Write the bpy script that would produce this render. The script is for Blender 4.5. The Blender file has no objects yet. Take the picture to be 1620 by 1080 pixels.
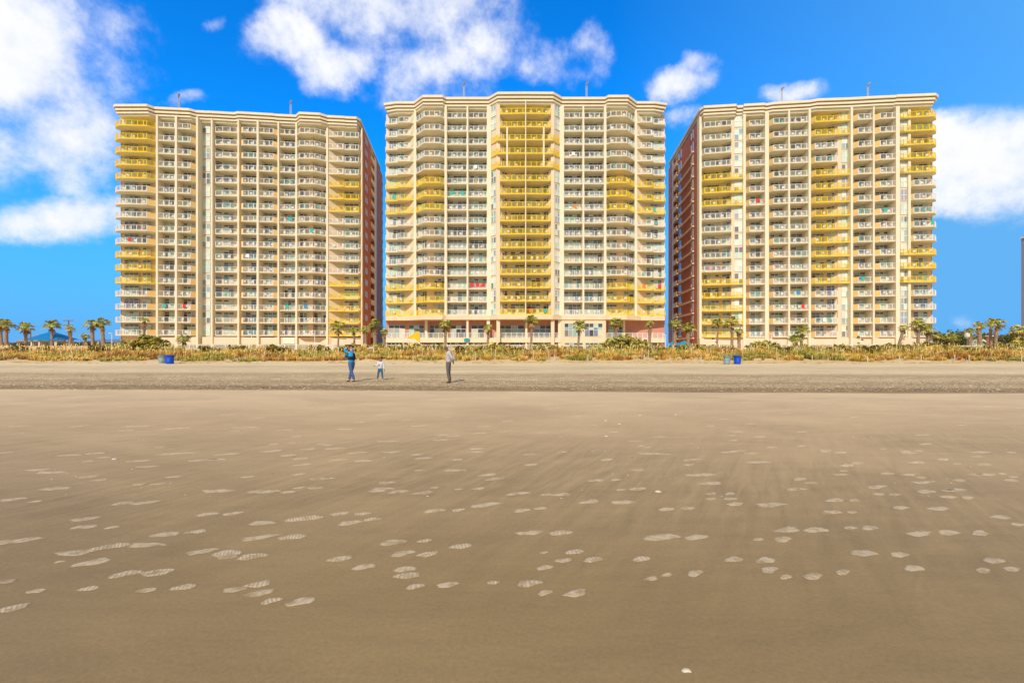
import bpy, bmesh, math, random
from mathutils import Vector, noise
random.seed(7)
R = random.random
def rr(a, b): return a + (b-a)*R()
scene = bpy.context.scene
col = scene.collection
F = 720.0; HZ = 549.0; CX = 810.0; ZC = 1.7      # survey numbers used to turn measurements into metres
def X(px, Y): return (px-CX)/F*Y
def Z(py, Y): return ZC + (HZ-py)/F*Y

# ------------------------------------------------------------------ materials
MATS = {}
def nt_new(name):
    m = bpy.data.materials.new(name); m.use_nodes = True
    nt = m.node_tree
    return m, nt, nt.nodes['Principled BSDF']
def mat(name, c, rough=0.8, var=0.12, scale=1.5, stretch=(1,1,1), metal=0.0, bump=0.0, bscale=20, spec=0.3, trans=0.0):
    if name in MATS: return MATS[name]
    m, nt, b = nt_new(name)
    N = nt.nodes; L = nt.links
    g = N.new('ShaderNodeNewGeometry')
    mp = N.new('ShaderNodeMapping'); mp.inputs['Scale'].default_value = [s for s in stretch]
    L.new(g.outputs['Position'], mp.inputs['Vector'])
    nz = N.new('ShaderNodeTexNoise'); nz.inputs['Scale'].default_value = scale; nz.inputs['Detail'].default_value = 6
    L.new(mp.outputs[0], nz.inputs['Vector'])
    rp = N.new('ShaderNodeMapRange'); rp.inputs['From Min'].default_value = .3; rp.inputs['From Max'].default_value = .7
    rp.inputs['To Min'].default_value = 1-var; rp.inputs['To Max'].default_value = 1+var
    L.new(nz.outputs[0], rp.inputs['Value'])
    mx = N.new('ShaderNodeVectorMath'); mx.operation = 'SCALE'; mx.inputs[0].default_value = c
    L.new(rp.outputs[0], mx.inputs['Scale']); L.new(mx.outputs[0], b.inputs['Base Color'])
    b.inputs['Roughness'].default_value = rough; b.inputs['Metallic'].default_value = metal
    b.inputs['Specular IOR Level'].default_value = spec
    if trans: b.inputs['Transmission Weight'].default_value = trans
    if bump:
        n2 = N.new('ShaderNodeTexNoise'); n2.inputs['Scale'].default_value = bscale; n2.inputs['Detail'].default_value = 5
        L.new(g.outputs['Position'], n2.inputs['Vector'])
        bp = N.new('ShaderNodeBump'); bp.inputs['Strength'].default_value = bump; bp.inputs['Distance'].default_value = .05
        L.new(n2.outputs[0], bp.inputs['Height']); L.new(bp.outputs[0], b.inputs['Normal'])
    MATS[name] = m
    return m
def attr_mat(name, rough=0.8, spec=0.3, var=0.15, scale=8, sheen=0):
    m, nt, b = nt_new(name); N = nt.nodes; L = nt.links
    a = N.new('ShaderNodeAttribute'); a.attribute_name = 'tint'
    g = N.new('ShaderNodeNewGeometry')
    nz = N.new('ShaderNodeTexNoise'); nz.inputs['Scale'].default_value = scale; nz.inputs['Detail'].default_value = 4
    L.new(g.outputs['Position'], nz.inputs['Vector'])
    rp = N.new('ShaderNodeMapRange'); rp.inputs['From Min'].default_value = .3; rp.inputs['From Max'].default_value = .7
    rp.inputs['To Min'].default_value = 1-var; rp.inputs['To Max'].default_value = 1+var
    L.new(nz.outputs[0], rp.inputs['Value'])
    mx = N.new('ShaderNodeVectorMath'); mx.operation = 'SCALE'
    L.new(a.outputs['Color'], mx.inputs[0]); L.new(rp.outputs[0], mx.inputs['Scale']); L.new(mx.outputs[0], b.inputs['Base Color'])
    b.inputs['Roughness'].default_value = rough; b.inputs['Specular IOR Level'].default_value = spec
    MATS[name] = m
    return m
CREAM = mat('cream_stucco', (.78,.635,.45), .85, .06, .6, (1,1,.25))
TRIM  = mat('trim_stucco', (.85,.745,.56), .8, .05, .8, (1,1,.3))
SOFFIT= mat('soffit_plaster', (.89,.82,.60), .9, .05, .8)  # plaster lightened to stand in for strong fill on the undersides
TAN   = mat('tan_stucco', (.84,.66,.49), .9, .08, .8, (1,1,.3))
SLAB  = mat('slab_paint', (.80,.69,.51), .8, .06, 1.2)
SLABY = mat('slab_yellow', (.90,.62,.03), .7, .08, 1.2)
OCHRE = mat('ochre_panel', (.88,.58,.22), .8, .07, 1.0)
SIDET = mat('side_trim', (.95,.74,.48), .85, .05, .6)  # warmer copy of the trim, warm light put into the shaded side strips
BRICK = mat('brick', (.62,.21,.14), .9, .14, .7, bump=.15, bscale=12)
BRICK2 = mat('terracotta', (.56,.27,.20), .9, .1, .9)
SHADE = mat('taupe_wall', (.66,.48,.32), .9, .08, .8, (1,1,.3))
WHITE = mat('white_metal', (.82,.81,.78), .5, .03)
YELLOW= mat('yellow_metal', (.92,.66,.012), .5, .06)
ROOF  = mat('roof_membrane', (.5,.45,.4), .9)
DARK  = mat('dark_recess', (.06,.045,.04), .8)
GLASS = attr_mat('window_glass', .12, .5, .1, .7)
FOL   = attr_mat('foliage', .6, .3, .25, 3)
GRASSM= attr_mat('dry_grass', .8, .15, .2, 2)
SHELL = attr_mat('shell', .6, .3, .1, 60)
TRUNK = mat('palm_trunk', (.33,.225,.15), .95, .4, 5, (1,1,2.5), bump=.8, bscale=9)
BOOT  = mat('palm_boots', (.42,.29,.17), .95, .4, 8, bump=.8, bscale=12)
WOOD  = mat('weathered_wood', (.60,.50,.38), .9, .2, 6, (1,1,.3))
STEEL = mat('painted_steel', (.46,.46,.44), .5, .08)

# ------------------------------------------------------------------ mesh builder
class MB:
    def __init__(s): s.v=[]; s.f=[]; s.m=[]; s.c=[]; s.slots=[]
    def slot(s, m):
        if m not in s.slots: s.slots.append(m)
        return s.slots.index(m)
    def face(s, pts, m, c=(1,1,1)):
        n=len(s.v); s.v.extend([tuple(p) for p in pts]); s.f.append(tuple(range(n,n+len(pts)))); s.m.append(s.slot(m)); s.c.append(c)
    def idx(s, vs, fs, m, c=(1,1,1)):
        n=len(s.v); s.v.extend([tuple(p) for p in vs]); k=s.slot(m)
        for f in fs: s.f.append(tuple(i+n for i in f)); s.m.append(k); s.c.append(c)
    def prism(s, poly, z0, z1, m, c=(1,1,1), ms=None):     # poly ccw from above
        n=len(poly); vs=[(p[0],p[1],z0) for p in poly]+[(p[0],p[1],z1) for p in poly]
        a=sum(poly[i][0]*poly[(i+1)%n][1]-poly[(i+1)%n][0]*poly[i][1] for i in range(n))
        fs=[(i,(i+1)%n,n+(i+1)%n,n+i) for i in range(n)]
        caps=[tuple(range(n-1,-1,-1)),tuple(range(n,2*n))]
        fs=fs+caps
        if a<0: fs=[tuple(reversed(f)) for f in fs]
        s.idx(vs,fs,m,c)
    def box(s, c, d, m, t=(1,1,1), rz=0):
        ca,sa=math.cos(rz),math.sin(rz); hx,hy=d[0]/2,d[1]/2
        poly=[(c[0]+x*ca-y*sa,c[1]+x*sa+y*ca) for x,y in ((-hx,-hy),(hx,-hy),(hx,hy),(-hx,hy))]
        s.prism(poly,c[2]-d[2]/2,c[2]+d[2]/2,m,t)
    def seg(s, a, b, w, z0, z1, m, t=(1,1,1)):              # a wall-like strip from a to b (2d), thickness w
        dx,dy=b[0]-a[0],b[1]-a[1]; l=math.hypot(dx,dy)
        if l<1e-6: return
        nx,ny=-dy/l*w/2,dx/l*w/2
        s.prism([(a[0]-nx,a[1]-ny),(b[0]-nx,b[1]-ny),(b[0]+nx,b[1]+ny),(a[0]+nx,a[1]+ny)],z0,z1,m,t)
    def tube(s, pts, rads, m, n=8, t=(1,1,1), cap=True):
        rings=[]; base=len(s.v); k=s.slot(m)
        for i,p in enumerate(pts):
            p=Vector(p)
            d=(Vector(pts[min(i+1,len(pts)-1)])-Vector(pts[max(i-1,0)])).normalized()
            a=d.cross(Vector((0,1,0)) if abs(d.y)<.9 else Vector((1,0,0))).normalized(); b=d.cross(a)
            r=rads[i] if isinstance(rads,(list,tuple)) else rads
            for j in range(n):
                an=2*math.pi*j/n; q=p+a*math.cos(an)*r+b*math.sin(an)*r; s.v.append(tuple(q))
        for i in range(len(pts)-1):
            for j in range(n):
                s.f.append((base+i*n+j,base+i*n+(j+1)%n,base+(i+1)*n+(j+1)%n,base+(i+1)*n+j)); s.m.append(k); s.c.append(t)
        if cap:
            s.f.append(tuple(base+j for j in range(n))); s.m.append(k); s.c.append(t)
            s.f.append(tuple(base+(len(pts)-1)*n+j for j in range(n-1,-1,-1))); s.m.append(k); s.c.append(t)
    def mesh(s, name, off=(0,0,0), smooth=False):
        me=bpy.data.meshes.new(name)
        me.from_pydata([(v[0]-off[0],v[1]-off[1],v[2]-off[2]) for v in s.v],[],s.f)
        for m in s.slots: me.materials.append(m)
        me.polygons.foreach_set('material_index',s.m)
        if smooth: me.polygons.foreach_set('use_smooth',[True]*len(s.f))
        at=me.color_attributes.new('tint','FLOAT_COLOR','CORNER')
        buf=[]
        for f,c in zip(s.f,s.c): buf.extend((c[0],c[1],c[2],1.0)*len(f))
        at.data.foreach_set('color',buf); me.update()
        return me
    def build(s, name, parent=None, off=None, smooth=False, kind=None, loc=None):
        if off is None: off = tuple(parent.location) if parent and parent.type=='EMPTY' else (0,0,0)
        me=s.mesh(name,off,smooth); return link(name,me,parent,loc,kind)
def link(name, me, parent=None, loc=None, kind=None):
    o=bpy.data.objects.new(name,me); col.objects.link(o)
    if parent: o.parent=parent
    if loc: o.location=loc
    if kind: o['kind']=kind
    return o
def tag(o, label, cat, group=None):
    o['label']=label; o['category']=cat
    if group: o['group']=group
    return o
def thing(name, loc, label, cat, group=None):
    o=bpy.data.objects.new(name,None); o.empty_display_size=.3; col.objects.link(o); o.location=loc
    return tag(o,label,cat,group)
def copy_tree(o, parent=None):
    c=o.copy(); col.objects.link(c); c.parent=parent
    for ch in list(o.children): copy_tree(ch,c)
    return c
ORD=['first','second','third','fourth','fifth','sixth','seventh','eighth','ninth','tenth','eleventh','twelfth','thirteenth','fourteenth','fifteenth','sixteenth','seventeenth']

# ------------------------------------------------------------------ ground
PROF=[(-80,0),(16.6,0),(17.5,.0),(18.3,.07),(22,.09),(30,.15),(38,.23),(41.5,.31),(44,.46),(50,.78),(58,.95),(70,1.05),(84,1.2),(6000,1.2)]
def prof(y):
    for (a,za),(b,zb) in zip(PROF,PROF[1:]):
        if y<=b:
            t=(y-a)/(b-a); t=max(0,min(1,t)); return za+(zb-za)*t
    return PROF[-1][1]
def H(x,y):
    yy=y+ (.03*x if 14<y<24 else 0)*(1 if 14<y<22 else (24-y)/2) + .25*math.sin(x*.11)
    z=prof(yy)
    if y>40: z+=(.22*noise.noise(Vector((x*.12,y*.12,0)))+.12*noise.noise(Vector((x*.4,y*.4,3))))*min(1,(y-40)/5)*(1 if y<70 else max(0,(76-y)/6))
    elif y>26: z+=.05*noise.noise(Vector((x*.25,y*.3,5)))*min(1,(y-26)/4)
    z+=.006*noise.noise(Vector((x*.35,y*.6,9)))
    return z
def sand_material():
    m,nt,b=nt_new('sand'); N=nt.nodes; L=nt.links
    def M(op,a,bb=None,c=None,clamp=False):
        n=N.new('ShaderNodeMath'); n.operation=op; n.use_clamp=clamp
        for i,vv in enumerate((a,bb,c)):
            if vv is None: continue
            if isinstance(vv,(int,float)): n.inputs[i].default_value=vv
            else: L.new(vv,n.inputs[i])
        return n.outputs[0]
    g=N.new('ShaderNodeNewGeometry'); sx=N.new('ShaderNodeSeparateXYZ'); L.new(g.outputs['Position'],sx.inputs[0])
    def NZ(scale,detail=5,st=(1,1,1),rot=0,dist=0,rough=.5,tex=False):
        mp=N.new('ShaderNodeMapping'); mp.vector_type='TEXTURE' if tex else 'POINT'; mp.inputs['Scale'].default_value=st; mp.inputs['Rotation'].default_value=(0,0,rot)
        L.new(g.outputs['Position'],mp.inputs['Vector'])
        n=N.new('ShaderNodeTexNoise'); n.inputs['Scale'].default_value=scale; n.inputs['Detail'].default_value=detail; n.inputs['Distortion'].default_value=dist; n.inputs['Roughness'].default_value=rough
        L.new(mp.outputs[0],n.inputs['Vector']); return n.outputs[0]
    n1=NZ(.25,4,(.5,1,1)); 
    sl=M('MULTIPLY',sx.outputs[0],.03)
    y=M('ADD',M('ADD',sx.outputs[1],sl),M('MULTIPLY',M('SINE',M('MULTIPLY',sx.outputs[0],.11)),.25))
    yw=M('ADD',y,M('MULTIPLY',M('SUBTRACT',n1,.5),M('MULTIPLY',M('SUBTRACT',y,15),.12)))
    ramp=N.new('ShaderNodeValToRGB'); e=ramp.color_ramp.elements
    stops=[(0,(0.279,0.183,0.072)),(3.2,(0.317,0.211,0.089)),(5.5,(0.391,0.267,0.128)),(9,(0.529,0.365,0.190)),(14,(0.648,0.462,0.255)),(17.45,(0.708,0.513,0.289)),(17.6,(0.278,0.189,0.090)),(18.5,(0.315,0.217,0.108)),(19.3,(0.509,0.359,0.180)),(21,(0.407,0.293,0.153)),(22.5,(0.555,0.397,0.211)),(26,(0.462,0.331,0.171)),(28.5,(0.740,0.566,0.318)),(34,(0.648,0.492,0.275)),(38,(0.777,0.604,0.344)),(42,(0.740,0.547,0.275)),(50,(0.573,0.377,0.155)),(60,(0.611,0.426,0.189))]
    mr=M('DIVIDE',yw,60.0,clamp=True); L.new(mr,ramp.inputs[0])
    while len(e)<len(stops): e.new(.5)
    for el,(p,c) in zip(e,stops): pass
    for i,(p,c) in enumerate(stops): e[i].position=p/60.0; e[i].color=(*c,1)
    # mottling and wind streaks
    fine=NZ(35,6); med=NZ(3.0,5,(.5,1.6,1)); streak=NZ(1.0,6,(1.1,.15,1),rot=math.radians(60),dist=.5,rough=.6,tex=True); st2=NZ(.8,4,(.35,2.5,1),rot=.06)
    chips=N.new('ShaderNodeTexVoronoi'); chips.inputs['Scale'].default_value=13; mpc=N.new('ShaderNodeMapping'); mpc.inputs['Scale'].default_value=(.8,1.5,1); L.new(g.outputs['Position'],mpc.inputs[0]); L.new(mpc.outputs[0],chips.inputs['Vector'])
    smask=M('MULTIPLY',M('SMOOTH_MIN',M('DIVIDE',M('SUBTRACT',y,2.6),3,clamp=True),M('DIVIDE',M('SUBTRACT',11,y),5,clamp=True),.2),1.0)
    smask=M('MULTIPLY',smask,M('DIVIDE',M('SUBTRACT',n1,.36),.16,clamp=True))
    s1=M('MULTIPLY',M('MULTIPLY',M('SUBTRACT',streak,.5),.95),M('ADD',M('MULTIPLY',smask,.8),.08))
    belt=M('MULTIPLY',M('DIVIDE',M('SUBTRACT',yw,17.5),.3,clamp=True),M('DIVIDE',M('SUBTRACT',28,yw),3,clamp=True))
    bn=NZ(4.5,8,(.35,1.6,1),rough=.75)
    fac=M('ADD',1.0,s1)
    fac=M('ADD',fac,M('MULTIPLY',M('SUBTRACT',fine,.5),.34))
    fac=M('ADD',fac,M('MULTIPLY',M('SUBTRACT',med,.5),.22))
    fac=M('ADD',fac,M('MULTIPLY',M('SUBTRACT',st2,.5),.12))
    big=NZ(.42,3,(.6,1.1,1),dist=1.2)
    fac=M('ADD',fac,M('MULTIPLY',M('SUBTRACT',big,.5),.5))
    grain=NZ(160,2)
    fac=M('ADD',fac,M('MULTIPLY',M('SUBTRACT',grain,.5),.35))
    fac=M('ADD',fac,M('MULTIPLY',M('MULTIPLY',M('SUBTRACT',bn,.5),2.8),belt))
    sepc=N.new('ShaderNodeSeparateColor'); L.new(chips.outputs['Color'],sepc.inputs[0])
    spk=M('MULTIPLY',M('LESS_THAN',chips.outputs['Distance'],.42),M('GREATER_THAN',sepc.outputs[0],M('SUBTRACT',1.05,M('MULTIPLY',bn,.8))))
    fac=M('ADD',fac,M('MULTIPLY',M('MULTIPLY',spk,belt),.75))
    # thin drying lines left by the last waves
    wv=N.new('ShaderNodeTexNoise'); wv.inputs['Scale'].default_value=.32; wv.inputs['Detail'].default_value=1.5
    mpw=N.new('ShaderNodeMapping'); mpw.inputs['Scale'].default_value=(.55,1.2,1); mpw.inputs['Location'].default_value=(3.3,1.2,0); L.new(g.outputs['Position'],mpw.inputs[0]); L.new(mpw.outputs[0],wv.inputs['Vector'])
    ln=M('ABSOLUTE',M('SUBTRACT',M('FRACT',M('MULTIPLY',wv.outputs[0],5.0)),.5))
    ln=M('SUBTRACT',1.0,M('DIVIDE',ln,.018),clamp=True)
    near=M('MULTIPLY',M('DIVIDE',M('SUBTRACT',9,y),3,clamp=True),M('DIVIDE',M('SUBTRACT',n1,.42),.1,clamp=True))
    fac=M('ADD',fac,M('MULTIPLY',M('MULTIPLY',ln,near),.05))
    pa=N.new('ShaderNodeAttribute'); pa.attribute_name='print'
    pu=N.new('ShaderNodeAttribute'); pu.attribute_name='pu'; pv=N.new('ShaderNodeAttribute'); pv.attribute_name='pv'; pk=N.new('ShaderNodeAttribute'); pk.attribute_name='pk'
    U_,V_,K_=pu.outputs['Fac'],pv.outputs['Fac'],pk.outputs['Fac']
    pm=NZ(11,6,rough=.65); pm2=NZ(30,3)
    wv_=M('SINE',M('ADD',M('MULTIPLY',U_,M('ADD',110.0,M('MULTIPLY',K_,130))),M('ADD',M('MULTIPLY',V_,M('MULTIPLY',M('SUBTRACT',K_,.5),220)),M('MULTIPLY',pm,7))))
    ring=M('MULTIPLY',M('DIVIDE',M('SUBTRACT',.92,pa.outputs['Fac']),.3,clamp=True),M('DIVIDE',pa.outputs['Fac'],.45,clamp=True))
    body_=M('ADD',M('MULTIPLY',M('MULTIPLY',wv_,.22),M('DIVIDE',M('SUBTRACT',K_,.25),.3,clamp=True)),.52)
    patch=M('DIVIDE',M('SUBTRACT',pm,.36),.20,clamp=True)
    pf=M('MULTIPLY',M('MULTIPLY',M('ADD',body_,M('MULTIPLY',ring,.25)),pa.outputs['Fac']),M('ADD',.25,M('MULTIPLY',patch,.75)))
    pf=M('MULTIPLY',pf,M('ADD',.75,M('MULTIPLY',pm2,.5)),clamp=True)
    vm=N.new('ShaderNodeVectorMath'); vm.operation='SCALE'; L.new(ramp.outputs[0],vm.inputs[0]); L.new(fac,vm.inputs['Scale'])
    pmix=N.new('ShaderNodeMix'); pmix.data_type='RGBA'; L.new(M('MULTIPLY',pf,1.0,clamp=True),pmix.inputs['Factor']); L.new(vm.outputs[0],pmix.inputs['A']); pmix.inputs['B'].default_value=(.84,.68,.46,1)
    L.new(pmix.outputs['Result'],b.inputs['Base Color'])
    wet=M('DIVIDE',M('SUBTRACT',y,1.0),9,clamp=True)
    L.new(M('ADD',.62,M('MULTIPLY',wet,.3)),b.inputs['Roughness'])
    b.inputs['Specular IOR Level'].default_value=.25
    h=M('ADD',M('ADD',M('MULTIPLY',fine,.12),M('MULTIPLY',M('MULTIPLY',streak,.55),smask)),M('ADD',M('MULTIPLY',med,.5),M('MULTIPLY',M('MULTIPLY',bn,2.0),belt)))
    h=M('ADD',h,M('MULTIPLY',pf,.25)); h=M('SUBTRACT',h,M('MULTIPLY',M('DIVIDE',pa.outputs['Fac'],.5,clamp=True),.15))
    bp=N.new('ShaderNodeBump'); bp.inputs['Strength'].default_value=.55; bp.inputs['Distance'].default_value=.035
    L.new(h,bp.inputs['Height']); L.new(bp.outputs[0],b.inputs['Normal'])
    return m
SAND=sand_material()
PR="""20,640,56 115,670,55 280,662,60 465,667,60 580,657,78 35,725,90 740,665,70 815,648,80 825,675,85 860,700,65 950,703,90 400,615,90 495,611,95 290,580,100 190,578,30 235,550,110 350,530,110 465,525,120 640,545,90 720,550,90 800,560,90 720,562,60 1078,567,80 1150,593,75 1280,600,75 1290,620,85 1315,655,65 1415,650,70 1245,515,85 1345,510,50 1275,550,80 1355,552,70 1460,527,75 1560,643,40 60,512,130 520,492,90 620,483,65 825,500,115 925,498,90 270,443,80 270,468,75 355,470,40 660,427,70 735,425,60 830,455,85 965,440,120 1075,425,60 1145,425,55 1110,453,80 1180,442,60 1375,415,75 1450,413,45 1535,397,110 690,353,105 850,354,75 910,356,50 945,343,40 1000,343,50 1195,353,55 1260,355,70 1375,342,30 1450,347,30 1515,345,45 1565,315,70 390,393,60 460,391,80 440,333,40 500,331,50 165,295,110 200,345,50 160,347,70 40,380,70 110,387,40 20,232,50 220,240,80 300,234,60 560,234,130 720,236,80 860,226,70 910,240,50 950,250,50 440,258,80 650,255,100 1060,218,70 1130,232,70 1240,230,60 1230,196,80 1320,238,40 1150,258,60 1445,254,45 1505,230,60 1400,192,70 560,155,90 440,148,110 780,152,110 1095,157,60 1520,170,60 60,148,60 240,150,40 905,160,60
1675,485,90 1775,485,80 1650,415,60 1710,408,45 1865,388,75 1970,390,85 1775,365,65 1730,365,40 1885,320,60 1950,318,40 2020,347,60 1965,350,35 2090,500,130 2205,500,90 1820,545,65 1785,572,60 1875,570,70 1725,595,60 2030,568,65 1720,548,30 1675,645,85 1725,675,55 1820,677,80 2060,630,50 2110,618,40 2200,613,65 2110,412,60 2175,409,50 2220,302,110 2310,362,45 2250,362,45 2310,378,45 2250,378,40 2325,395,60 2440,397,110 2630,420,70 2695,420,40 2490,477,100 2580,477,90 2475,507,70 2400,507,40 2750,470,65 2690,470,50 2320,570,70 2420,573,75 2435,602,70 2485,625,50 2570,623,75 2665,610,60 2730,550,90 2845,555,70 2890,598,75 2910,488,95 3000,484,80 3100,486,70 3165,435,70 3220,458,50 2850,405,60 2970,408,80 3145,573,80 3110,605,60 3200,600,60 2640,382,70 2705,382,45 2780,363,40 2830,364,45 2510,347,50 2535,347,40 3020,350,100 3000,372,60 3060,374,50 2530,315,60 2810,298,60 2875,302,50 3120,301,70 3170,299,40 2070,236,110 1780,231,40 1895,227,50 2320,229,110 1680,270,50 1920,255,50 2180,270,45 2400,262,90 2680,272,60 2660,232,50 2900,263,60 3100,230,80 3200,230,40 2920,176,70 3110,89,60 2565,91,40 2685,90,50 2360,72,40"""
def build_sand():
    xs=[-3000,-900,-300,-160]+[-110+i*.55 for i in range(401)]+[160,300,900,3000]
    ys=[-80,-30,-10,-4]+[i*.25 for i in range(0,66)]+[16.5+i*.16 for i in range(18)]+[19.5+i*.5 for i in range(43)]+[41+i*.45 for i in range(78)]+[80,90,110,150,300,900,3000,6000]
    V=[];Fc=[];P=[];PU=[];PV=[];PK=[]
    nx=len(xs)
    for y in ys:
        for x in xs: V.append((x,y,H(x,y))); P.append(0); PU.append(0); PV.append(0); PK.append(0)
    for j in range(len(ys)-1):
        for i in range(nx-1):
            a=j*nx+i; Fc.append((a,a+1,a+nx+1,a+nx))
    def gz(x,y):    # height of the grid sheet itself, so prints lie exactly on it
        import bisect
        i=max(0,min(nx-2,bisect.bisect_right(xs,x)-1)); j=max(0,min(len(ys)-2,bisect.bisect_right(ys,y)-1))
        tx=(x-xs[i])/(xs[i+1]-xs[i]); ty=(y-ys[j])/(ys[j+1]-ys[j])
        q=lambda a,b:V[b*nx+a][2]
        return (q(i,j)*(1-tx)+q(i+1,j)*tx)*(1-ty)+(q(i,j+1)*(1-tx)+q(i+1,j+1)*tx)*ty
    rnd=random.Random(3)
    plist=[tuple(map(float,t.split(','))) for t in PR.split()]
    for i in range(150):
        b_=40+rnd.random()**1.3*330; plist.append((rnd.uniform(0,3240),b_,rnd.uniform(30,75)*(.5+b_/500)))
    for n,(a,b_,w) in enumerate(plist):
        px=a/2; py=600+b_/2
        Y=ZC*F/(py-HZ); x=X(px,Y); Lh=min(w/2/F*Y/2,.36)*1.02
        if Y>15.5: continue
        Wd=min(.062+rnd.uniform(-.008,.014),Lh*.5); an=rnd.uniform(-.10,.30); ca,sa=math.cos(an),math.sin(an)
        K=22; kk_=rnd.random() if Y<6.5 else .2; st=rnd.uniform(.6,1.0)*(1 if n<215 else .7); ph=rnd.uniform(0,6); flip=rnd.choice((1,-1)); waist=rnd.uniform(.05,.35)
        rings=((0,1),(.4,1),(.66,1),(.84,.7),(1.0,0))
        base=len(V)
        for ri,(rf,al) in enumerate(rings):
            for k in range(K):
                th=2*math.pi*k/K
                ex=math.cos(th); ey=math.sin(th)*(1-waist*math.cos(ex*2.6+.5)**2*(1 if Lh>.12 else 0))*(1+.18*ex*flip)
                wob=1+.10*math.sin(3*th+ph)+.07*math.sin(5*th+ph*2)+ .05*math.sin(9*th+ph*3)
                lx=ex*Lh*rf*wob; ly=ey*Wd*rf*wob+ .015*math.sin(lx*14)
                wx=x+lx*ca-ly*sa; wy=Y+lx*sa+ly*ca
                V.append((wx,wy,gz(wx,wy)+(.005 if rf<1 else .001))); P.append(al*st); PU.append(lx); PV.append(ly); PK.append(kk_)
        for ri in range(len(rings)-1):
            if ri==0:
                Fc.append(tuple(base+K+k for k in range(K)))
            else:
                for k in range(K):
                    Fc.append((base+ri*K+k,base+ri*K+(k+1)%K,base+(ri+1)*K+(k+1)%K,base+(ri+1)*K+k)[::-1])
    me=bpy.data.meshes.new('sand'); me.from_pydata(V,[],Fc); me.materials.append(SAND)
    at=me.attributes.new('print','FLOAT','POINT'); at.data.foreach_set('value',P)
    for nm_,arr in (('pu',PU),('pv',PV),('pk',PK)): me.attributes.new(nm_,'FLOAT','POINT').data.foreach_set('value',arr)
    me.polygons.foreach_set('use_smooth',[True]*len(Fc)); me.update()
    bm=bmesh.new(); bm.from_mesh(me); bmesh.ops.recalc_face_normals(bm,faces=bm.faces)
    for f in bm.faces:
        if f.normal.z<0: f.normal_flip()
    loose=[v for v in bm.verts if not v.link_faces]; bmesh.ops.delete(bm,geom=loose,context='VERTS')
    bm.to_mesh(me); bm.free()
    o=link('sand',me,kind='structure'); return o
build_sand()

# shell hash along the tide line, and the bigger single shells
def shells():
    mb=MB(); rnd=random.Random(11)
    for i in range(15000):
        x=rnd.uniform(-36,36); y=17.5+abs(rnd.gauss(0,1))*3.6 if rnd.random()<.75 else rnd.uniform(17.4,29)
        y-=.03*x
        if y>30 or abs(x)>y*1.25: continue
        if noise.noise(Vector((x*.25,y*1.5,2)))<-.12 and rnd.random()<.6: continue
        s=rnd.uniform(.012,.034)*(1.8 if rnd.random()<.08 else 1); z=H(x,y); a=rnd.uniform(0,6.3)
        c=rnd.choice([(.9,.76,.52),(.85,.66,.42),(.7,.5,.3),(.3,.2,.12),(.9,.84,.66),(.6,.42,.26)])
        pts=[]
        for k in range(5):
            t=a+k*1.2566; pts.append((x+math.cos(t)*s*rnd.uniform(.7,1.3),y+math.sin(t)*s*rnd.uniform(.7,1.3),z+rnd.uniform(0,.02)))
        mb.face(pts+[],SHELL,c)
    for i in range(900):
        x=rnd.uniform(-22,22); y=rnd.uniform(5,17.5)
        if abs(x)>y*1.2: continue
        s=rnd.uniform(.005,.012); z=H(x,y)+.004; a=rnd.uniform(0,6.3)
        c=rnd.choice([(.85,.78,.64),(.2,.15,.1),(.3,.22,.15),(.9,.86,.78)])
        mb.face([(x+math.cos(a+k*1.57)*s*1.4,y+math.sin(a+k*1.57)*s,z+.004*(k%2)) for k in range(4)],SHELL,c)
    o=mb.build('shell_litter',kind='stuff'); tag(o,'broken shells and grit scattered along the tide line on the sand','shell litter')
    big=[(1086,1061,'broken white shell lying nearest on the wet brown sand','broken'),(1041,778,'white shell among the footprints right of centre','cup'),(958,665,'left low white shell in the far cluster right of centre','cup'),(980,671,'nearest white shell in the far cluster right of centre','cup'),(1012,657,'topmost white shell in the far cluster right of centre','cup'),(1069,656,'right most white shell in the far cluster right of centre','cup'),(959,690,'flat pale shell piece just below the far cluster of shells','flat'),(181,726,'small white shell on the open sand at left','cup')]
    for px,py,lab,k in big:
        Y=ZC*F/(py-HZ); x=X(px,Y); s=.022 if Y<4 else .034
        m2=MB(); n=10
        rings=[(0,.45),(.55,.36),(.85,.2),(1,0)]
        vs=[(x,Y,H(x,Y)+.5*s)]; 
        for rf,h in rings[1:]:
            for j in range(n):
                t=6.283*j/n; w=(1.0 if j%2 else .9)*(1 if math.sin(t)>-.7 or k!='broken' else .55)
                vs.append((x+math.cos(t)*s*rf*1.25*w,Y+math.sin(t)*s*rf*w,H(x,Y)+h*s+.002))
        fs=[(0,1+j,1+(j+1)%n) for j in range(n)]
        for ri in range(2):
            for j in range(n): fs.append((1+ri*n+j,1+(ri+1)*n+j,1+(ri+1)*n+(j+1)%n,1+ri*n+(j+1)%n))
        m2.idx(vs,fs,SHELL,(.66,.56,.42)); tag(m2.build('seashell',smooth=True),lab,'shell','single shells on the sand')
shells()

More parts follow.
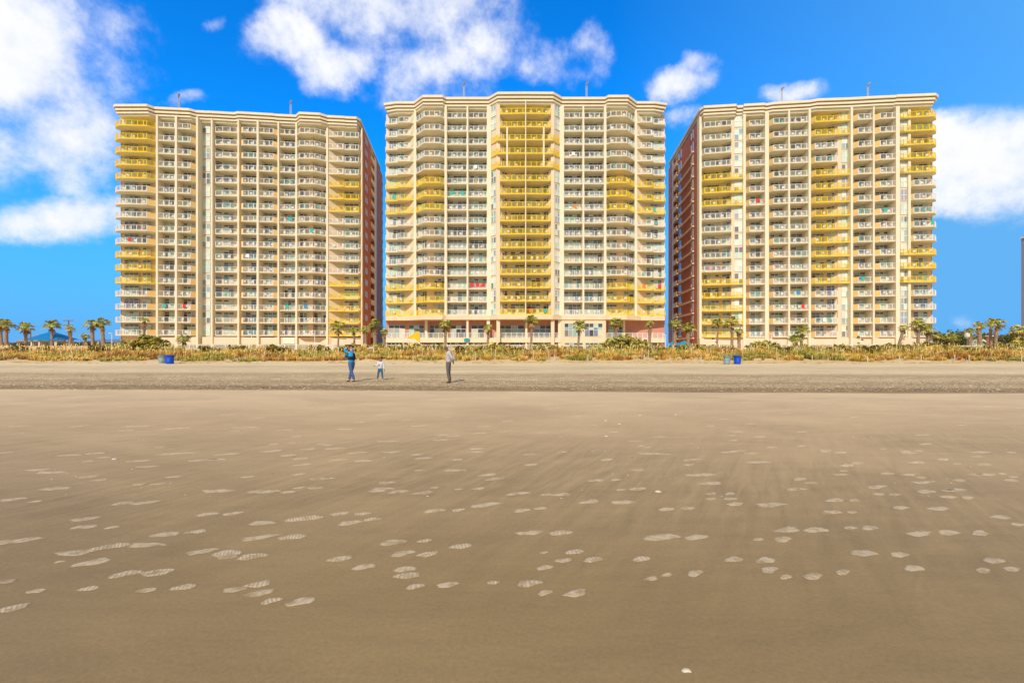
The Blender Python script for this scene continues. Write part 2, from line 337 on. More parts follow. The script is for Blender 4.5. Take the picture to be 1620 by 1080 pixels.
# ------------------------------------------------------------------ towers
def wtint():
    r=R()
    if r<.36: return (rr(.45,.62),rr(.55,.66),rr(.48,.58))      # pale curtain through green glass
    if r<.58: return (rr(.30,.42),rr(.38,.46),rr(.38,.46))
    if r<.80: return (rr(.14,.24),rr(.18,.28),rr(.24,.36))
    if r<.92: return (rr(.05,.10),rr(.05,.09),rr(.06,.12))
    return (rr(.65,.8),rr(.6,.7),rr(.5,.6))
class Tower:
    def __init__(s, ox, oy, th, z0, fh, n, D):
        s.ox,s.oy,s.c,s.s=ox,oy,math.cos(th),math.sin(th); s.th=th; s.z0=z0; s.fh=fh; s.n=n; s.D=D
    def U(s,px,v):
        t=(px-CX)/F
        return (t*(s.oy+v*s.c)-(s.ox-v*s.s))/(s.c-t*s.s)
    def V(s,px,u):
        t=(px-CX)/F
        return (s.ox+u*s.c-t*(s.oy+u*s.s))/(s.s+t*s.c)
    def W(s,u,v): return (s.ox+u*s.c-v*s.s, s.oy+u*s.s+v*s.c)
    def P(s,px,v): return s.W(s.U(px,v),v)
    def zf(s,k): return s.z0-s.fh*k
CHAIRS=[]       # candidate places
def rail(mb, pts, z, m, solids=(), post=True, h=1.08, sp=.135, pw=.05, slabm=None):
    for i,(a,b) in enumerate(zip(pts,pts[1:])):
        l=math.hypot(b[0]-a[0],b[1]-a[1])
        if l<.05: continue
        if i in solids:
            mb.seg(a,b,.12,z,z+h,OCHRE); continue
        mb.seg(a,b,.07,z+h-.06,z+h,m); mb.seg(a,b,.05,z+.08,z+.12,m)
        n=max(1,int(l/sp))
        for k in range(n+1):
            t=k/n; x=a[0]+(b[0]-a[0])*t; y=a[1]+(b[1]-a[1])*t
            big = (k==0 or k==n or (l>2.4 and k%max(1,int(1.25/sp))==0))
            w=.12 if big else pw
            dx,dy=(b[0]-a[0])/l*w/2,(b[1]-a[1])/l*w/2; nx,ny=-dy,dx
            q=[(x-dx,y-dy),(x+nx,y+ny),(x+dx,y+dy),(x-nx,y-ny)] if not big else [(x-dx-nx,y-dy-ny),(x+dx-nx,y+dy-ny),(x+dx+nx,y+dy+ny),(x-dx+nx,y-dy+ny)]
            z1=z+h-.045
            vs=[(p[0],p[1],z+(0 if big else .1)) for p in q]+[(p[0],p[1],z1) for p in q]
            mb.idx(vs,[(0,1,5,4),(1,2,6,5),(2,3,7,6),(3,0,4,7)],m)
def window_mesh(a, b, z0, z1, proud=.05, mull=.95, trans=.42, rows=1, nrm=None, frame=.07, seed=None):
    """glass mesh + frame mesh of one window between 2d points a,b"""
    dx,dy=b[0]-a[0],b[1]-a[1]; l=math.hypot(dx,dy); ux,uy=dx/l,dy/l
    nx,ny=(uy,-ux)
    if nrm and nx*nrm[0]+ny*nrm[1]<0: nx,ny=-nx,-ny
    g=MB(); f=MB()
    n=max(1,round(l/mull))
    zs=[z0]+[z0+(z1-z0)*(i+1)/(rows) for i in range(rows-1)]+([z1-trans] if trans else [])+[z1]
    base=wtint()
    for i in range(n):
        for j in range(len(zs)-1):
            p0=(a[0]+dx*i/n+nx*proud,a[1]+dy*i/n+ny*proud); p1=(a[0]+dx*(i+1)/n+nx*proud,a[1]+dy*(i+1)/n+ny*proud)
            c=wtint() if R()<.5 else base; c=(c[0]*.95,c[1]*1.0,c[2]*.95)
            if not trans and rows==2: c=(min(.75,c[0]*1.5+.1),min(.8,c[1]*1.5+.12),min(.7,c[2]*1.4+.1))
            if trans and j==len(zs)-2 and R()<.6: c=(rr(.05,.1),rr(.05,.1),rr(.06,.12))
            q=[(p0[0],p0[1],zs[j]),(p1[0],p1[1],zs[j]),(p1[0],p1[1],zs[j+1]),(p0[0],p0[1],zs[j+1])]
            if ((p1[0]-p0[0])*ny-(p1[1]-p0[1])*nx)>0: q=q[::-1]
            g.face(q,GLASS,c)
    P=lambda t,o:(a[0]+dx*t+nx*o,a[1]+dy*t+ny*o)
    o=proud+.02
    for i in range(n+1):
        t=i/n; w=frame/l/2
        f.seg(P(max(0,t-w),o),P(min(1,t+w),o),.06,z0,z1,WHITE)
    for z in zs:
        f.seg(P(0,o+.006),P(1,o+.006),.06,z-(frame/2 if z>z0 else 0),z+(frame/2 if z<z1 else 0),WHITE)
    return g,f
def make_tower(T, name, label, bays, piers, cornice, ztop, extras, tower_word):
    base=T.P(sum(p[0] for p in cornice)/len(cornice),T.D/2)
    root=thing(name,(base[0],base[1],1.2),label,'hotel tower'); root['group']='beachfront hotel towers'
    off=tuple(root.location)
    nrm=(T.s,-T.c)      # outward (towards the sea)
    zb=1.0; zroof=ztop-1.6
    wall=MB(); balc=[]; wins=[]
    for bi,B in enumerate(bays):
        fr=B['front']; bv=B.get('bv',2.7)
        u0=T.U(*B.get('l',fr[0])); u1=T.U(*B.get('r',fr[-1]))
        back=B.get('back')
        bk=[T.W(u0,bv),T.W(u1,bv)] if not back else [T.P(p,v) for p,v in back]
        zlo=B.get('zlo',zb)
        for si,(a,b) in enumerate(zip(bk,bk[1:])):
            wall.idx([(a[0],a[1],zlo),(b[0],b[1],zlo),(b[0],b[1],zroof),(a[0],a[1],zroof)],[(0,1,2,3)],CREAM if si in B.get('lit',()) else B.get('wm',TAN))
        # floors
        protos={}
        for k in range(T.n):
            z=T.zf(k)
            yel=k in B.get('yellow',())
            wide=B.get('wide') if k in B.get('widef',()) else None
            key=(yel,bool(wide))
            fpx=wide or fr
            if key not in protos and not B.get('noslab'):
                fp=[T.P(p,v) for p,v in fpx]
                sl=MB(); poly=fp+[bk[-1]]+([] if back is None else [bk[i] for i in range(len(bk)-2,0,-1)])+[bk[0]]
                if wide: poly=fp+[T.P(*B['wideback'][1]),T.P(*B['wideback'][0])]
                sl.prism(poly,.05,.26,SLABY if yel else SLAB)
                # the soffit stays plaster, its colour lightened in place of fill light
                cxm=sum(p[0] for p in poly)/len(poly); cym=sum(p[1] for p in poly)/len(poly)
                sp=[(cxm+(p[0]-cxm)*.985,cym+(p[1]-cym)*.985) for p in poly]
                sl.prism(sp,.03,.15,SOFFIT)
                rl=MB()
                ins=[(p[0]-nrm[0]*.08,p[1]-nrm[1]*.08) for p in fp]
                solids=B.get('ysolid',B.get('solid',())) if yel else B.get('solid',())
                rail(rl,ins,.26,YELLOW if yel else WHITE,solids,pw=.045 if yel else .023, sp=.17 if yel else .16)
                o0=T.P(*fpx[0])
                protos[key]=(sl.mesh('balcony',(o0[0],o0[1],0)),rl.mesh('railing',(o0[0],o0[1],0)),o0,sl,rl)
            if not B.get('noslab'):
                pw=abs(fpx[-1][0]-fpx[0][0])
                balc.append((pw,k,z,protos[key],yel,bi))
                if B.get('chairs',True):
                    CHAIRS.append((T,bi,k,B,z,tower_word,yel,pw))
            for (pa,pb,*o) in B.get('win',()):
                kk=o[0] if o else {}
                if k in kk.get('skip',()): continue
                v1=kk.get('v',bv); v2=kk.get('v2',v1)
                a=T.P(pa,v1); b=T.P(pb,v2)
                if back is None:
                    ua=max(T.U(pa,v1),u0+.12); ub=min(T.U(pb,v2),u1-.12)
                    if v1==v2 and not kk.get('free'): a=T.W(ua,v1); b=T.W(ub,v2)
                    if ub-ua<.3: continue
                zz0,zz1=kk.get('z',(.3,2.6))
                wins.append((abs(pb-pa),a,b,z+zz0,z+zz1,kk))
        for (pa,pb,v) in B.get('flat',()):     # narrow cream wall strips beside stair windows
            a=T.P(pa,v); b=T.P(pb,v); wall.seg(a,b,.3,zb,zroof,CREAM)
    balc.sort(key=lambda t:-t[0])
    rs=MB(); bs=MB()
    for i,(pw,k,z,(sm,rm,o0,sl,rl),yel,bi) in enumerate(balc):
        if i<100:
            b=link('balcony',sm,root,(o0[0]-off[0],o0[1]-off[1],z-off[2])); link('railing',rm,b)
            if yel: b['label']='balcony with bright yellow railing and yellow slab edge'
        else:
            for src,dst in ((sl,bs),(rl,rs)):
                n=len(dst.v); dst.v.extend((v[0],v[1],v[2]+z) for v in src.v); ks=[dst.slot(m) for m in src.slots]
                dst.f.extend(tuple(j+n for j in f) for f in src.f); dst.m.extend(ks[m] for m in src.m); dst.c.extend(src.c)
    if bs.f:
        b=bs.build('balcony',root,kind='stuff',off=off); rs.build('railing',b,kind='stuff',off=off)
    wins.sort(key=lambda t:-t[0]*(t[4]-t[3])**.5)
    gs=MB(); fs=MB()
    for i,(pw,a,b,z0,z1,kk) in enumerate(wins):
        g,f=window_mesh(a,b,z0,z1,kk.get('proud',.06),kk.get('mull',.95),kk.get('trans',.42),kk.get('rows',1),nrm,kk.get('fr',.07))
        if i<100:
            go=g.build('window',root,off=off); f.build('frame',go,off=off)
        else:
            for src,dst in ((g,gs),(f,fs)):
                n=len(dst.v); dst.v.extend(src.v); ks=[dst.slot(m) for m in src.slots]
                dst.f.extend(tuple(j+n for j in f_) for f_ in src.f); dst.m.extend(ks[m] for m in src.m); dst.c.extend(src.c)
    if gs.f:
        go=gs.build('window',root,kind='stuff',off=off); fs.build('frame',go,kind='stuff',off=off)
    for (pa,pb,vf,*o) in piers:
        vb=o[0] if o else 2.9; m=MB(); z0_=o[1] if len(o)>1 else zb; z1_=o[2] if len(o)>2 else zroof
        ua,ub=T.U(pa,vf),T.U(pb,vf)
        m.prism([T.W(ua,vf),T.W(ub,vf),T.W(ub,vb),T.W(ua,vb)],z0_,z1_,TRIM)
        m.build('pier',root)
    # cornice: stepped mouldings following the outline
    co=MB()
    cw=[(T.U(p,v),v) for p,v in cornice]
    uL,uR=cw[0][0],cw[-1][0]
    steps=[(0,.0,.50),(.46,.42,.34),(.78,.25,.40),(1.14,.72,.30),(1.40,.55,.36),(1.73,.85,.30)]
    z=ztop
    for zo,ins,h in steps:
        pl=[(min(max(u,uL+ins),uR-ins),v+ins) for u,v in cw]
        pl=[T.W(uL+ins,T.D+.6-ins)]+[T.W(u,v) for u,v in pl]+[T.W(uR-ins,T.D+.6-ins)]
        co.prism(pl,ztop-zo-h,ztop-zo,TRIM if zo not in (.46,1.14) else GROOVE_SHADE)
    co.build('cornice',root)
    pl=[T.W(uL+.9,T.D-.3)]+[T.W(min(max(u,uL+.9),uR-.9),v+.95) for u,v in cw]+[T.W(uR-.9,T.D-.3)]
    rf=MB(); rf.prism(pl,ztop-2.2,ztop-1.95,SOFFIT); rf.build('roof',root)
    extras(T,root,wall,off,zb,zroof,nrm)
    wall.build('wall',root)
    return root
GROOVE_SHADE=mat('cornice_groove_shade',(.46,.28,.15),.85,.06)  # dark brown paints the shade under the cornice steps
def st(z=(.14,2.62),**k):   # stair window options
    d=dict(z=z,trans=0,rows=2,mull=.9,free=True,fr=.13); d.update(k); return d

def rows_of(*r): return r
# ---- left tower
TL=Tower(X(270,101.05),101.05,math.radians(7.0),50.4,2.8875,17,28.6)
YB1=set(range(5))|{10,11,12}; YB9={4,5,6,12,13,14,15,16}
baysL=[
 dict(front=[(183.5,2.4),(182.6,1.6),(185,.8),(190,.35),(232,.0),(246,1.0)],solid=(4,),ysolid=(),yellow=YB1,back=[(192,3.0),(262,3.0)],win=[(197,220),(226,239)]),
 dict(front=[(250,.5),(276,.5)],win=[(261,276)]),
 dict(front=[(280,.5),(301,.5),(309.5,1.3)],solid=(1,),win=[(291,309)]),
 dict(front=[(313,.3),(334,2.3)],l=(313,.3),r=(334,2.3),bv=2.3,noslab=True,wm=CREAM,win=[(320.5,333,st(mull=1.0,v=2.3))]),
 dict(front=[(336,1.7),(341,1.3),(352,1.05),(364,1.0),(375,1.0)],back=[(336,1.75),(353,3.1),(385,3.1)],win=[(340,351,dict(v=2.05,v2=2.95)),(354.5,370,dict(v=3.1))]),
 dict(front=[(378,1.3),(384,.6),(406,.5)],solid=(0,),win=[(389,406)]),
 dict(front=[(409,.5),(432,.5),(439,1.1)],solid=(1,),win=[(418,438)]),
 dict(front=[(441.5,.6),(467,.6)],win=[(450,467)]),
 dict(front=[(470,.5),(474,-.6),(498,-.8),(516,.4)],back=[(470,.9),(472,2.2),(487,2.2),(495,.9),(496,2.6),(520,2.6)],win=[(474.5,486,dict(v=2.2)),(497.5,509,dict(v=2.6)),(511.5,516,dict(v=2.6))]),
 dict(front=[(519,.5),(543,.0),(546,.3),(567,.1),(570.5,.9)],yellow=YB9,lit=(0,),back=[(519,.5),(543,2.5),(573,2.5)],win=[(545,567,dict(v=2.5))]),
]
piersL=[(246.5,249.5,.35),(276.5,279.8,.35),(310,313,.3,3.2),(333.5,336,.6),(375.5,378,.3),(406,409,.3),(439,441.3,.3),(467.2,469.8,.3),(516,518.8,.3,3.2),(571,573,1.1,2.0)]
cornL=[(179,.6),(181,.0),(232,-.9),(244,.1),(299,-.1),(310,.6),(327,.6),(331,.5),(370,.5),(376,.0),(431,-.05),(437,.1),(467.8,.0),(473,-1.5),(505.7,-1.6),(517.8,-.7),(543.7,-.8),(547.4,-.7),(564,-.8),(570.5,.2)]
LEDGE=mat('ledge_panel',(.82,.66,.50),.85,.05,.8)
def ext_base(T,root,off,pxs,zl0,zl1,nrm,v=.9,wins=()):
    """the band over the ground floor and the ground floor behind it"""
    lm=MB()
    for a,b in pxs:
        for vv in (v,):
            lm.prism([T.P(a,v),T.P(b,v),T.W(T.U(b,v),v+2.2),T.W(T.U(a,v),v+2.2)],zl0,zl1,LEDGE)
    lm.build('ledge',root)
    for a,b,z0,z1 in wins:
        g,f=window_mesh(T.P(a,2.25),T.P(b,2.25),z0,z1,.06,.9,.5,1,nrm)
        go=g.build('window',root,off=off); f.build('frame',go,off=off)
def side_wall(T,root,u,path,m,zb,zr,name='side_wall'):
    s=MB()
    for (v0,d0),(v1,d1) in zip(path,path[1:]):
        a=T.W(u+d0,v0); b=T.W(u+d1,v1)
        s.idx([(a[0],a[1],zb),(b[0],b[1],zb),(b[0],b[1],zr),(a[0],a[1],zr)],[(0,1,2,3)],m)
    return s
def exL(T,root,wall,off,zb,zr,nrm):
    u=T.U(573,1.2); Vv=lambda p:T.V(p,u)
    va,vb,vc,vd,ve=Vv(586.5),Vv(592),Vv(595.5),Vv(605.5),T.D
    s=side_wall(T,root,u,[(1.6,0),(va,0),(va,-2.2),(vb,-2.2),(vb,0)],BRICK,zb,zr)
    for pth,m in (([(vb,.06),(vc,.06)],SIDET),([(vc,0),(vd,0),(vd,-1.5),(ve,-1.5),(ve,0)],BRICK)):
        t=side_wall(T,root,u,pth,m,zb,zr); s.idx(t.v,t.f,m)
    s.build('side_wall',root)
    bw=MB(); a=T.W(u,T.D); b=T.W(T.U(183,1),T.D); bw.seg(a,b,.3,zb,zr,CREAM)
    a2=T.W(T.U(192,3.0),3.0); b2=T.W(T.U(192,3.0),T.D); bw.seg(a2,b2,.3,zb,zr,CREAM); bw.build('rear_wall',root)
    nn=(T.c,T.s)
    for k in range(T.n):
        z=T.zf(k)
        g,f=window_mesh(T.W(u,Vv(577.3)),T.W(u,Vv(581)),z+1.0,z+2.5,.05,.8,0,1,nn)
        for i in range(len(g.c)): g.c[i]=(.42,.52,.66)
        go=g.build('side_window',root,off=off); f.build('frame',go,off=off)
        p=MB(); p.prism([T.W(u-2.1,va),T.W(u+.15,va),T.W(u+.15,vb),T.W(u-2.1,vb)],z,z+.22,SLAB); p.prism([T.W(u+.02,va),T.W(u+.14,va),T.W(u+.14,vb),T.W(u+.02,vb)],z+.22,z+1.25,YELLOW if True else OCHRE)
        p.prism([T.W(u-1.4,vd),T.W(u+.15,vd),T.W(u+.15,ve-.2),T.W(u-1.4,ve-.2)],z,z+1.1,SHADE)
        p.build('side_balcony',root)
    ext_base(T,root,off,[(249.5,310),(320,375.5),(375.6,571)],2.35,4.0,nrm,.95,[(255,300,1.3,2.2)]+[(322+i*27,345+i*27,1.3,2.25) for i in range(9)])
    w=MB(); a=T.P(245,2.4); b=T.P(570,2.4); w.seg(a,b,.2,1.0,4.2,BRICK2); w.build('ground_floor_wall',root)
    pen=MB(); pen.prism([T.P(397,4),T.P(431,4),T.W(T.U(431,4),9),T.W(T.U(397,4),9)],53,56.7,TRIM); pen.build('penthouse',root)
    # script emblem on the ledge
    sg=MB(); g1=mat('sign_white',(.8,.82,.7),.6); g2=mat('sign_green',(.10,.30,.16),.6)
    Y0=T.P(455,.9)[1]; pl=T.P(448,.88); pr=T.P(466,.88); sg.seg(T.P(448,.86),T.P(466,.86),.06,2.5,3.85,g1); so=sg.build('sign',root)
    st_=MB()
    def stroke(pts,r,m):
        q=[]
        for px,zz in pts:
            w_=T.P(px,.80); q.append((w_[0],w_[1],zz))
        st_.tube(q,r,m,5)
    stroke([(452,3.45),(451,3.65),(453,3.7),(454.5,3.6),(452.5,3.35),(451,3.2),(449.5,3.0),(450,2.85),(452,2.8),(454,3.0)],.055,g2)
    stroke([(453,3.05),(454.5,3.3),(455.5,3.1),(456.5,3.3),(457.5,3.1),(458.5,3.28),(460,3.12),(461,3.3),(462.5,3.2)],.04,g2)
    stroke([(449,3.0),(448.6,2.9),(450.5,2.7)],.06,mat('sign_orange',(.6,.3,.05),.6))
    st_.build('lettering',so)
make_tower(TL,'hotel_tower','cream high-rise hotel with yellow and white balconies, leftmost of the three, brick side at right',baysL,piersL,cornL,54.9,exL,'left')

# ---- centre tower
TC=Tower(0.0,100.0,0.0,52.15,2.9,16,25)
def mir(p): return 1662.5-p       # the centre tower is symmetric about its middle pier
YC={5,6,7,13,14,15}
def mb_(b):
    o=dict(b)
    o['front']=[(mir(p),v) for p,v in reversed(b['front'])]
    n=len(b['front'])-1
    for k in ('back','wide'):
        if b.get(k): o[k]=[(mir(p),v) for p,v in reversed(b[k])]
    if b.get('lit'): o['lit']=tuple(len(b['back'])-2-q for q in b['lit'])
    if b.get('wideback'): o['wideback']=[(mir(p),v) for p,v in reversed(b['wideback'])]
    if b.get('l') or b.get('r'):
        o.pop('l',None); o.pop('r',None)
        if b.get('r'): o['l']=(mir(b['r'][0]),b['r'][1])
        if b.get('l'): o['r']=(mir(b['l'][0]),b['l'][1])
    ws=[]
    for w in b.get('win',()):
        kk=dict(w[2]) if len(w)>2 else {}
        if 'v2' in kk: kk['v'],kk['v2']=kk['v2'],kk['v']
        ws.append((mir(w[1]),mir(w[0]),kk))
    o['win']=ws
    o['flat']=[(mir(b_),mir(a),v) for a,b_,v in b.get('flat',())]
    return o
baysC=[
 dict(front=[(610,4.6),(611.5,3.4),(628,3.1),(631,2.4),(648,2.4),(654.5,2.7)],yellow=YC,lit=(1,),back=[(611,4.6),(641,4.6),(656.5,2.5)],win=[(616,640,dict(v=4.6))],zlo=8.7),
 dict(front=[(659,2.3),(671,-.2),(696,-.2),(703,.6)],yellow=YC,back=[(656,3.6),(668,3.4),(676,2.2),(684,2.6),(710,2.6)],win=[(660,667.5,dict(v=3.5,v2=3.4)),(669,675.5,dict(v=3.25,v2=2.25)),(687,704,dict(v=2.6))],zlo=8.7),
 dict(front=[(707,.6),(738,.6)],bv=2.6,win=[(710.5,738)],zlo=8.7),
 dict(front=[(741,.6),(770,.6)],bv=2.6,win=[(744,770)],zlo=8.7),
 dict(front=[(776.5,.75),(785.5,-.6)],noslab=True,back=[(776.5,.75),(785.5,-.6)],wm=CREAM,zlo=8.7,flat=[(785.5,791,-.75)],win=[(777.5,785,st(v=.6,v2=-.52,mull=.75,skip=(2,3,4)))]),
 dict(front=[(790,-.7),(792,-1.3),(831,-1.5)],yellow=set(range(16)),wide=[(774,.9),(788,-1.5),(831,-1.6)],widef=(2,3,4),wideback=[(774,2.2),(831,2.2)],back=[(791,-.5),(803,1.3),(832,1.3)],zlo=8.7,win=[(793,802,dict(v=-.1,v2=1.15)),(808,829,dict(v=1.3))]),
]
baysC=baysC+[mb_(b) for b in reversed(baysC)]
piersC=[(655,658.3,2.3,4.0,8.7),(703.2,706.8,.35,3,8.7),(738.2,740.8,.35,3,8.7),(770.2,777,.45,3,8.7)]
piersC=piersC+[(mir(p[1]),mir(p[0]))+p[2:] for p in piersC]+[(831,831.5+.9,-1.75,2,8.7)]
piersC+=[(801,803.5,-1.55,-1.3,TC.zf(4)+.2,TC.zf(1)),(mir(803.5),mir(801),-1.55,-1.3,TC.zf(4)+.2,TC.zf(1))]
cornC=[(607,2.6),(626,1.9),(655,1.9),(668.5,-.7),(700,-.7),(705.5,.1),(773,.1),(787,-1.9),(831.25,-1.95)]
cornC=cornC+[(mir(p),v) for p,v in reversed(cornC[:-1])]
def exC(T,root,wall,off,zb,zr,nrm):
    bw=MB(); bw.seg(T.P(611,T.D),T.P(1048,T.D),.3,zb,zr,CREAM)
    uL=T.U(612.5,5.2); uR=T.U(mir(612.5),5.2)
    bw.seg(T.W(uL,5.2),T.W(uL,T.D),.3,zb,zr,CREAM); bw.seg(T.W(uR,5.2),T.W(uR,T.D),.3,zb,zr,CREAM); bw.build('rear_wall',root)
    # ledge band under the first balconies
    L_=MB()
    h=[(609.5,5.4),(610.5,3.0),(648,2.2),(671,-.35),(700,-.35),(705,.3),(774,.3),(788,-1.6),(831.25,-1.75)]
    full=h+[(mir(p),v) for p,v in reversed(h[:-1])]
    L_.prism([T.P(p,v) for p,v in full]+[T.P(mir(611),6),T.P(611,6)],7.75,8.68,CREAM); L_.build('ledge',root)
    wl=MB(); wl.seg(T.P(611,5.0),T.P(705,5.0),.2,zb,7.8,BRICK2); wl.seg(T.P(705,2.8),T.P(887,2.8),.2,zb,7.8,BRICK2)
    wl.seg(T.P(705,5),T.P(705,2.8),.2,zb,7.8,BRICK2); wl.seg(T.P(957,2.8),T.P(957,5),.2,zb,7.8,BRICK2); wl.seg(T.P(957,5.0),T.P(mir(611),5.0),.2,zb,7.8,BRICK2); wl.build('base_wall',root)
    wf=MB(); wf.seg(T.P(887,.7),T.P(958.5,.7),.3,zb,7.8,CREAM); wf.build('front_panel_wall',root)
    tr=MB(); tr.prism([T.P(609.5,5.4),T.P(610.5,2.6),T.P(700,1.0),T.P(705,.5),T.P(887,.4),T.P(887,2.9),T.P(705,5.2)],2.75,3.75,SLAB)
    tr.prism([T.P(958.5,.8),T.P(965,1.2),T.P(mir(611),2.8),T.P(mir(611),5.4),T.P(958.5,5.0)],2.75,3.75,SLAB); tr.build('terrace',root)
    def R_(pts): 
        rl=MB(); rail(rl,[T.P(p,v) for p,v in pts],3.75,WHITE,h=1.15,sp=.17,pw=.05); rl.build('terrace_railing',root)
    R_([(612,2.9),(702,1.15)]); R_([(708,.65),(738,.65)]); R_([(741,.65),(769,.65)]); R_([(783,.6),(831,.55)]); R_([(835,.55),(884,.5)]); R_([(960,1.0),(mir(612),2.9)])
    for a,b,v,z0 in ((703.5,707,.7,zb),(738,741,.7,zb),(770,775,.7,zb),(831,834.2,.65,zb),(883,888,.6,zb),(672,676,3.2,3.75),(986,989,3.2,3.75)):
        p=MB(); p.prism([T.P(a,v),T.P(b,v),T.W(T.U(b,v),v+.6),T.W(T.U(a,v),v+.6)],z0,7.8,TRIM); p.build('pier',root)
    def Wn(a,b,v,z0,z1,mull=1.0,tr_=.6,rows=1):
        g,f=window_mesh(T.P(a,v),T.P(b,v),z0,z1,.06,mull,tr_,rows,nrm); go=g.build('window',root,off=off); f.build('frame',go,off=off)
    for a,b in ((615,641),(647,671),(680,702)): Wn(a,b,4.9,3.85,6.7,1.2,.7)
    for a,b in ((714,737),(746,766),(789,829),(845,872)): Wn(a,b,2.7,3.85,6.6,1.3,.8)
    for a,b in ((893,919),(925,953)): Wn(a,b,.54,4.1,6.95,1.0,.9,2)
    Wn(962,984,4.9,3.85,6.4,1.0,.7)
    for a,b in ((614,636),(683,703),(708,737),(742,769),(785,800),(808,829),(838,868)): Wn(a,b,2.7 if a>704 else 4.9,1.5,2.7,.9,.5)
    for a,b in ((893,922),(926,954)): Wn(a,b,.54,1.2,2.65,.9,.4,2)
    Wn(1010,1040,4.9,1.4,2.6)
    # teal plaque with pale lettering
    te=mat('teal_sign',(.02,.33,.36),.5,.05); s=MB(); s.seg(T.P(734.2,.33),T.P(743.4,.33),.06,2.95,3.6,te); s.seg(T.P(736.5,.325),T.P(741,.325),.062,2.85,3.7,te); so=s.build('sign',root)
    lt=MB(); wm=mat('sign_letter',(.75,.85,.85),.5)
    def q(px): w=T.P(px,.27); return w[0],w[1]
    def sk(ps): lt.tube([(q(p)[0],q(p)[1],z) for p,z in ps],.035,wm,5)
    sk([(735.3,3.1),(735.3,3.45)]); sk([(737,3.15),(736.6,3.3),(737.2,3.48),(738,3.3),(737.4,3.13)]); sk([(739.2,3.15),(738.8,3.3),(739.4,3.48),(740.1,3.3),(739.6,3.13)]); sk([(741.9,3.1),(741.9,3.5),(740.9,3.25),(742.4,3.25)])
    lt.build('lettering',so)
make_tower(TC,'hotel_tower','tallest looking cream high-rise hotel in the middle with central yellow balcony column',baysC,piersC,cornC,56.7,exC,'centre')

# ---- right tower
TR=Tower(X(1195,98.96),98.96,math.radians(-6.4),50.0,2.89,17,30)
YR1={4,5,6,12,13,14,15,16}; YR5=set(range(17))-{2,3,13,14,15,16}; YR8={0,1,2,3,4,10,11,12}
baysR=[
 dict(front=[(1110,1.2),(1115,.3),(1157,.0)],yellow=YR1,wide=[(1110,1.2),(1115,.3),(1157,.0),(1175.5,.15)],widef=YR1,wideback=[(1110,3.0),(1176,3.0)],r=(1160,.3),back=[(1108,2.9),(1140,2.9),(1157,1.6)],win=[(1112.5,1137,dict(v=2.9)),(1143,1155,dict(v=2.6,v2=1.75))]),
 dict(front=[(1157,.6),(1176,.6)],noslab=True,back=[(1157,1.0),(1161,1.0),(1176,1.0)],wm=CREAM,win=[(1161.5,1175.5,st(v=1.0,mull=.9))]),
 dict(front=[(1181,1.3),(1186,.6),(1210,.6)],solid=(0,),win=[(1187,1203)],bv=2.9),
 dict(front=[(1217,1.1),(1224,.2),(1247,.2)],solid=(0,),win=[(1219,1240)],bv=2.7),
 dict(front=[(1250,.2),(1279,.2)],win=[(1251,1270)],bv=2.7),
 dict(front=[(1283,1.1),(1290,.3),(1325,.3)],yellow=YR5,solid=(0,),ysolid=(0,),wide=[(1283,1.1),(1290,.3),(1345.5,.3)],widef=YR5,wideback=[(1283,3.0),(1345.5,3.0)],back=[(1278,2.9),(1305,2.9),(1325,1.5)],win=[(1284,1303,dict(v=2.9)),(1308,1323,dict(v=2.7,v2=1.7))]),
 dict(front=[(1325,1.0),(1346,1.0)],noslab=True,back=[(1325,1.3),(1346,1.3)],wm=CREAM,win=[(1331,1344,st(v=1.3,mull=.85))]),
 dict(front=[(1350,1.0),(1358,.3),(1381,.3)],solid=(0,),win=[(1351,1371)]),
 dict(front=[(1384,1.0),(1393,.4),(1417,.4)],solid=(0,),win=[(1385,1404)],bv=2.7),
 dict(front=[(1424,1.2),(1440,1.2)],noslab=True,back=[(1422,1.4),(1441,1.4)],wm=CREAM,win=[(1424.5,1434.5,st(v=1.4,mull=.7))]),
 dict(front=[(1441,.9),(1446,.4),(1476,.4),(1480,1.0),(1481,2.2)],yellow=YR8,solid=(0,),ysolid=(),wide=[(1424,1.0),(1430,.4),(1476,.4),(1480,1.0),(1481,2.2)],widef=YR8,wideback=[(1424,3.1),(1474,3.1)],back=[(1437,3.0),(1474,3.0)],win=[(1445,1467,dict(v=3.0))]),
]
piersR=[(1106.5,1110,1.0),(1176,1180,.3,2.7),(1210.5,1216.5,.3,3.0),(1247.2,1249.8,.0),(1279.3,1283,.0),(1346,1349.6,.0),(1381.3,1383.8,.1),(1417.5,1423.5,.2,2.9),(1437,1441,.9)]
cornR=[(1106.5,.6),(1114,-.6),(1165,-.6),(1167,.1),(1176,.1),(1177,-.4),(1209,-.4),(1213,-.1),(1224,-.5),(1282,-.5),(1294,-.9),(1347,-.6),(1357,-.6),(1381,-.6),(1392,-.6),(1417,-.5),(1420,-.7),(1431,-.6),(1481,-.4),(1485,.6)]
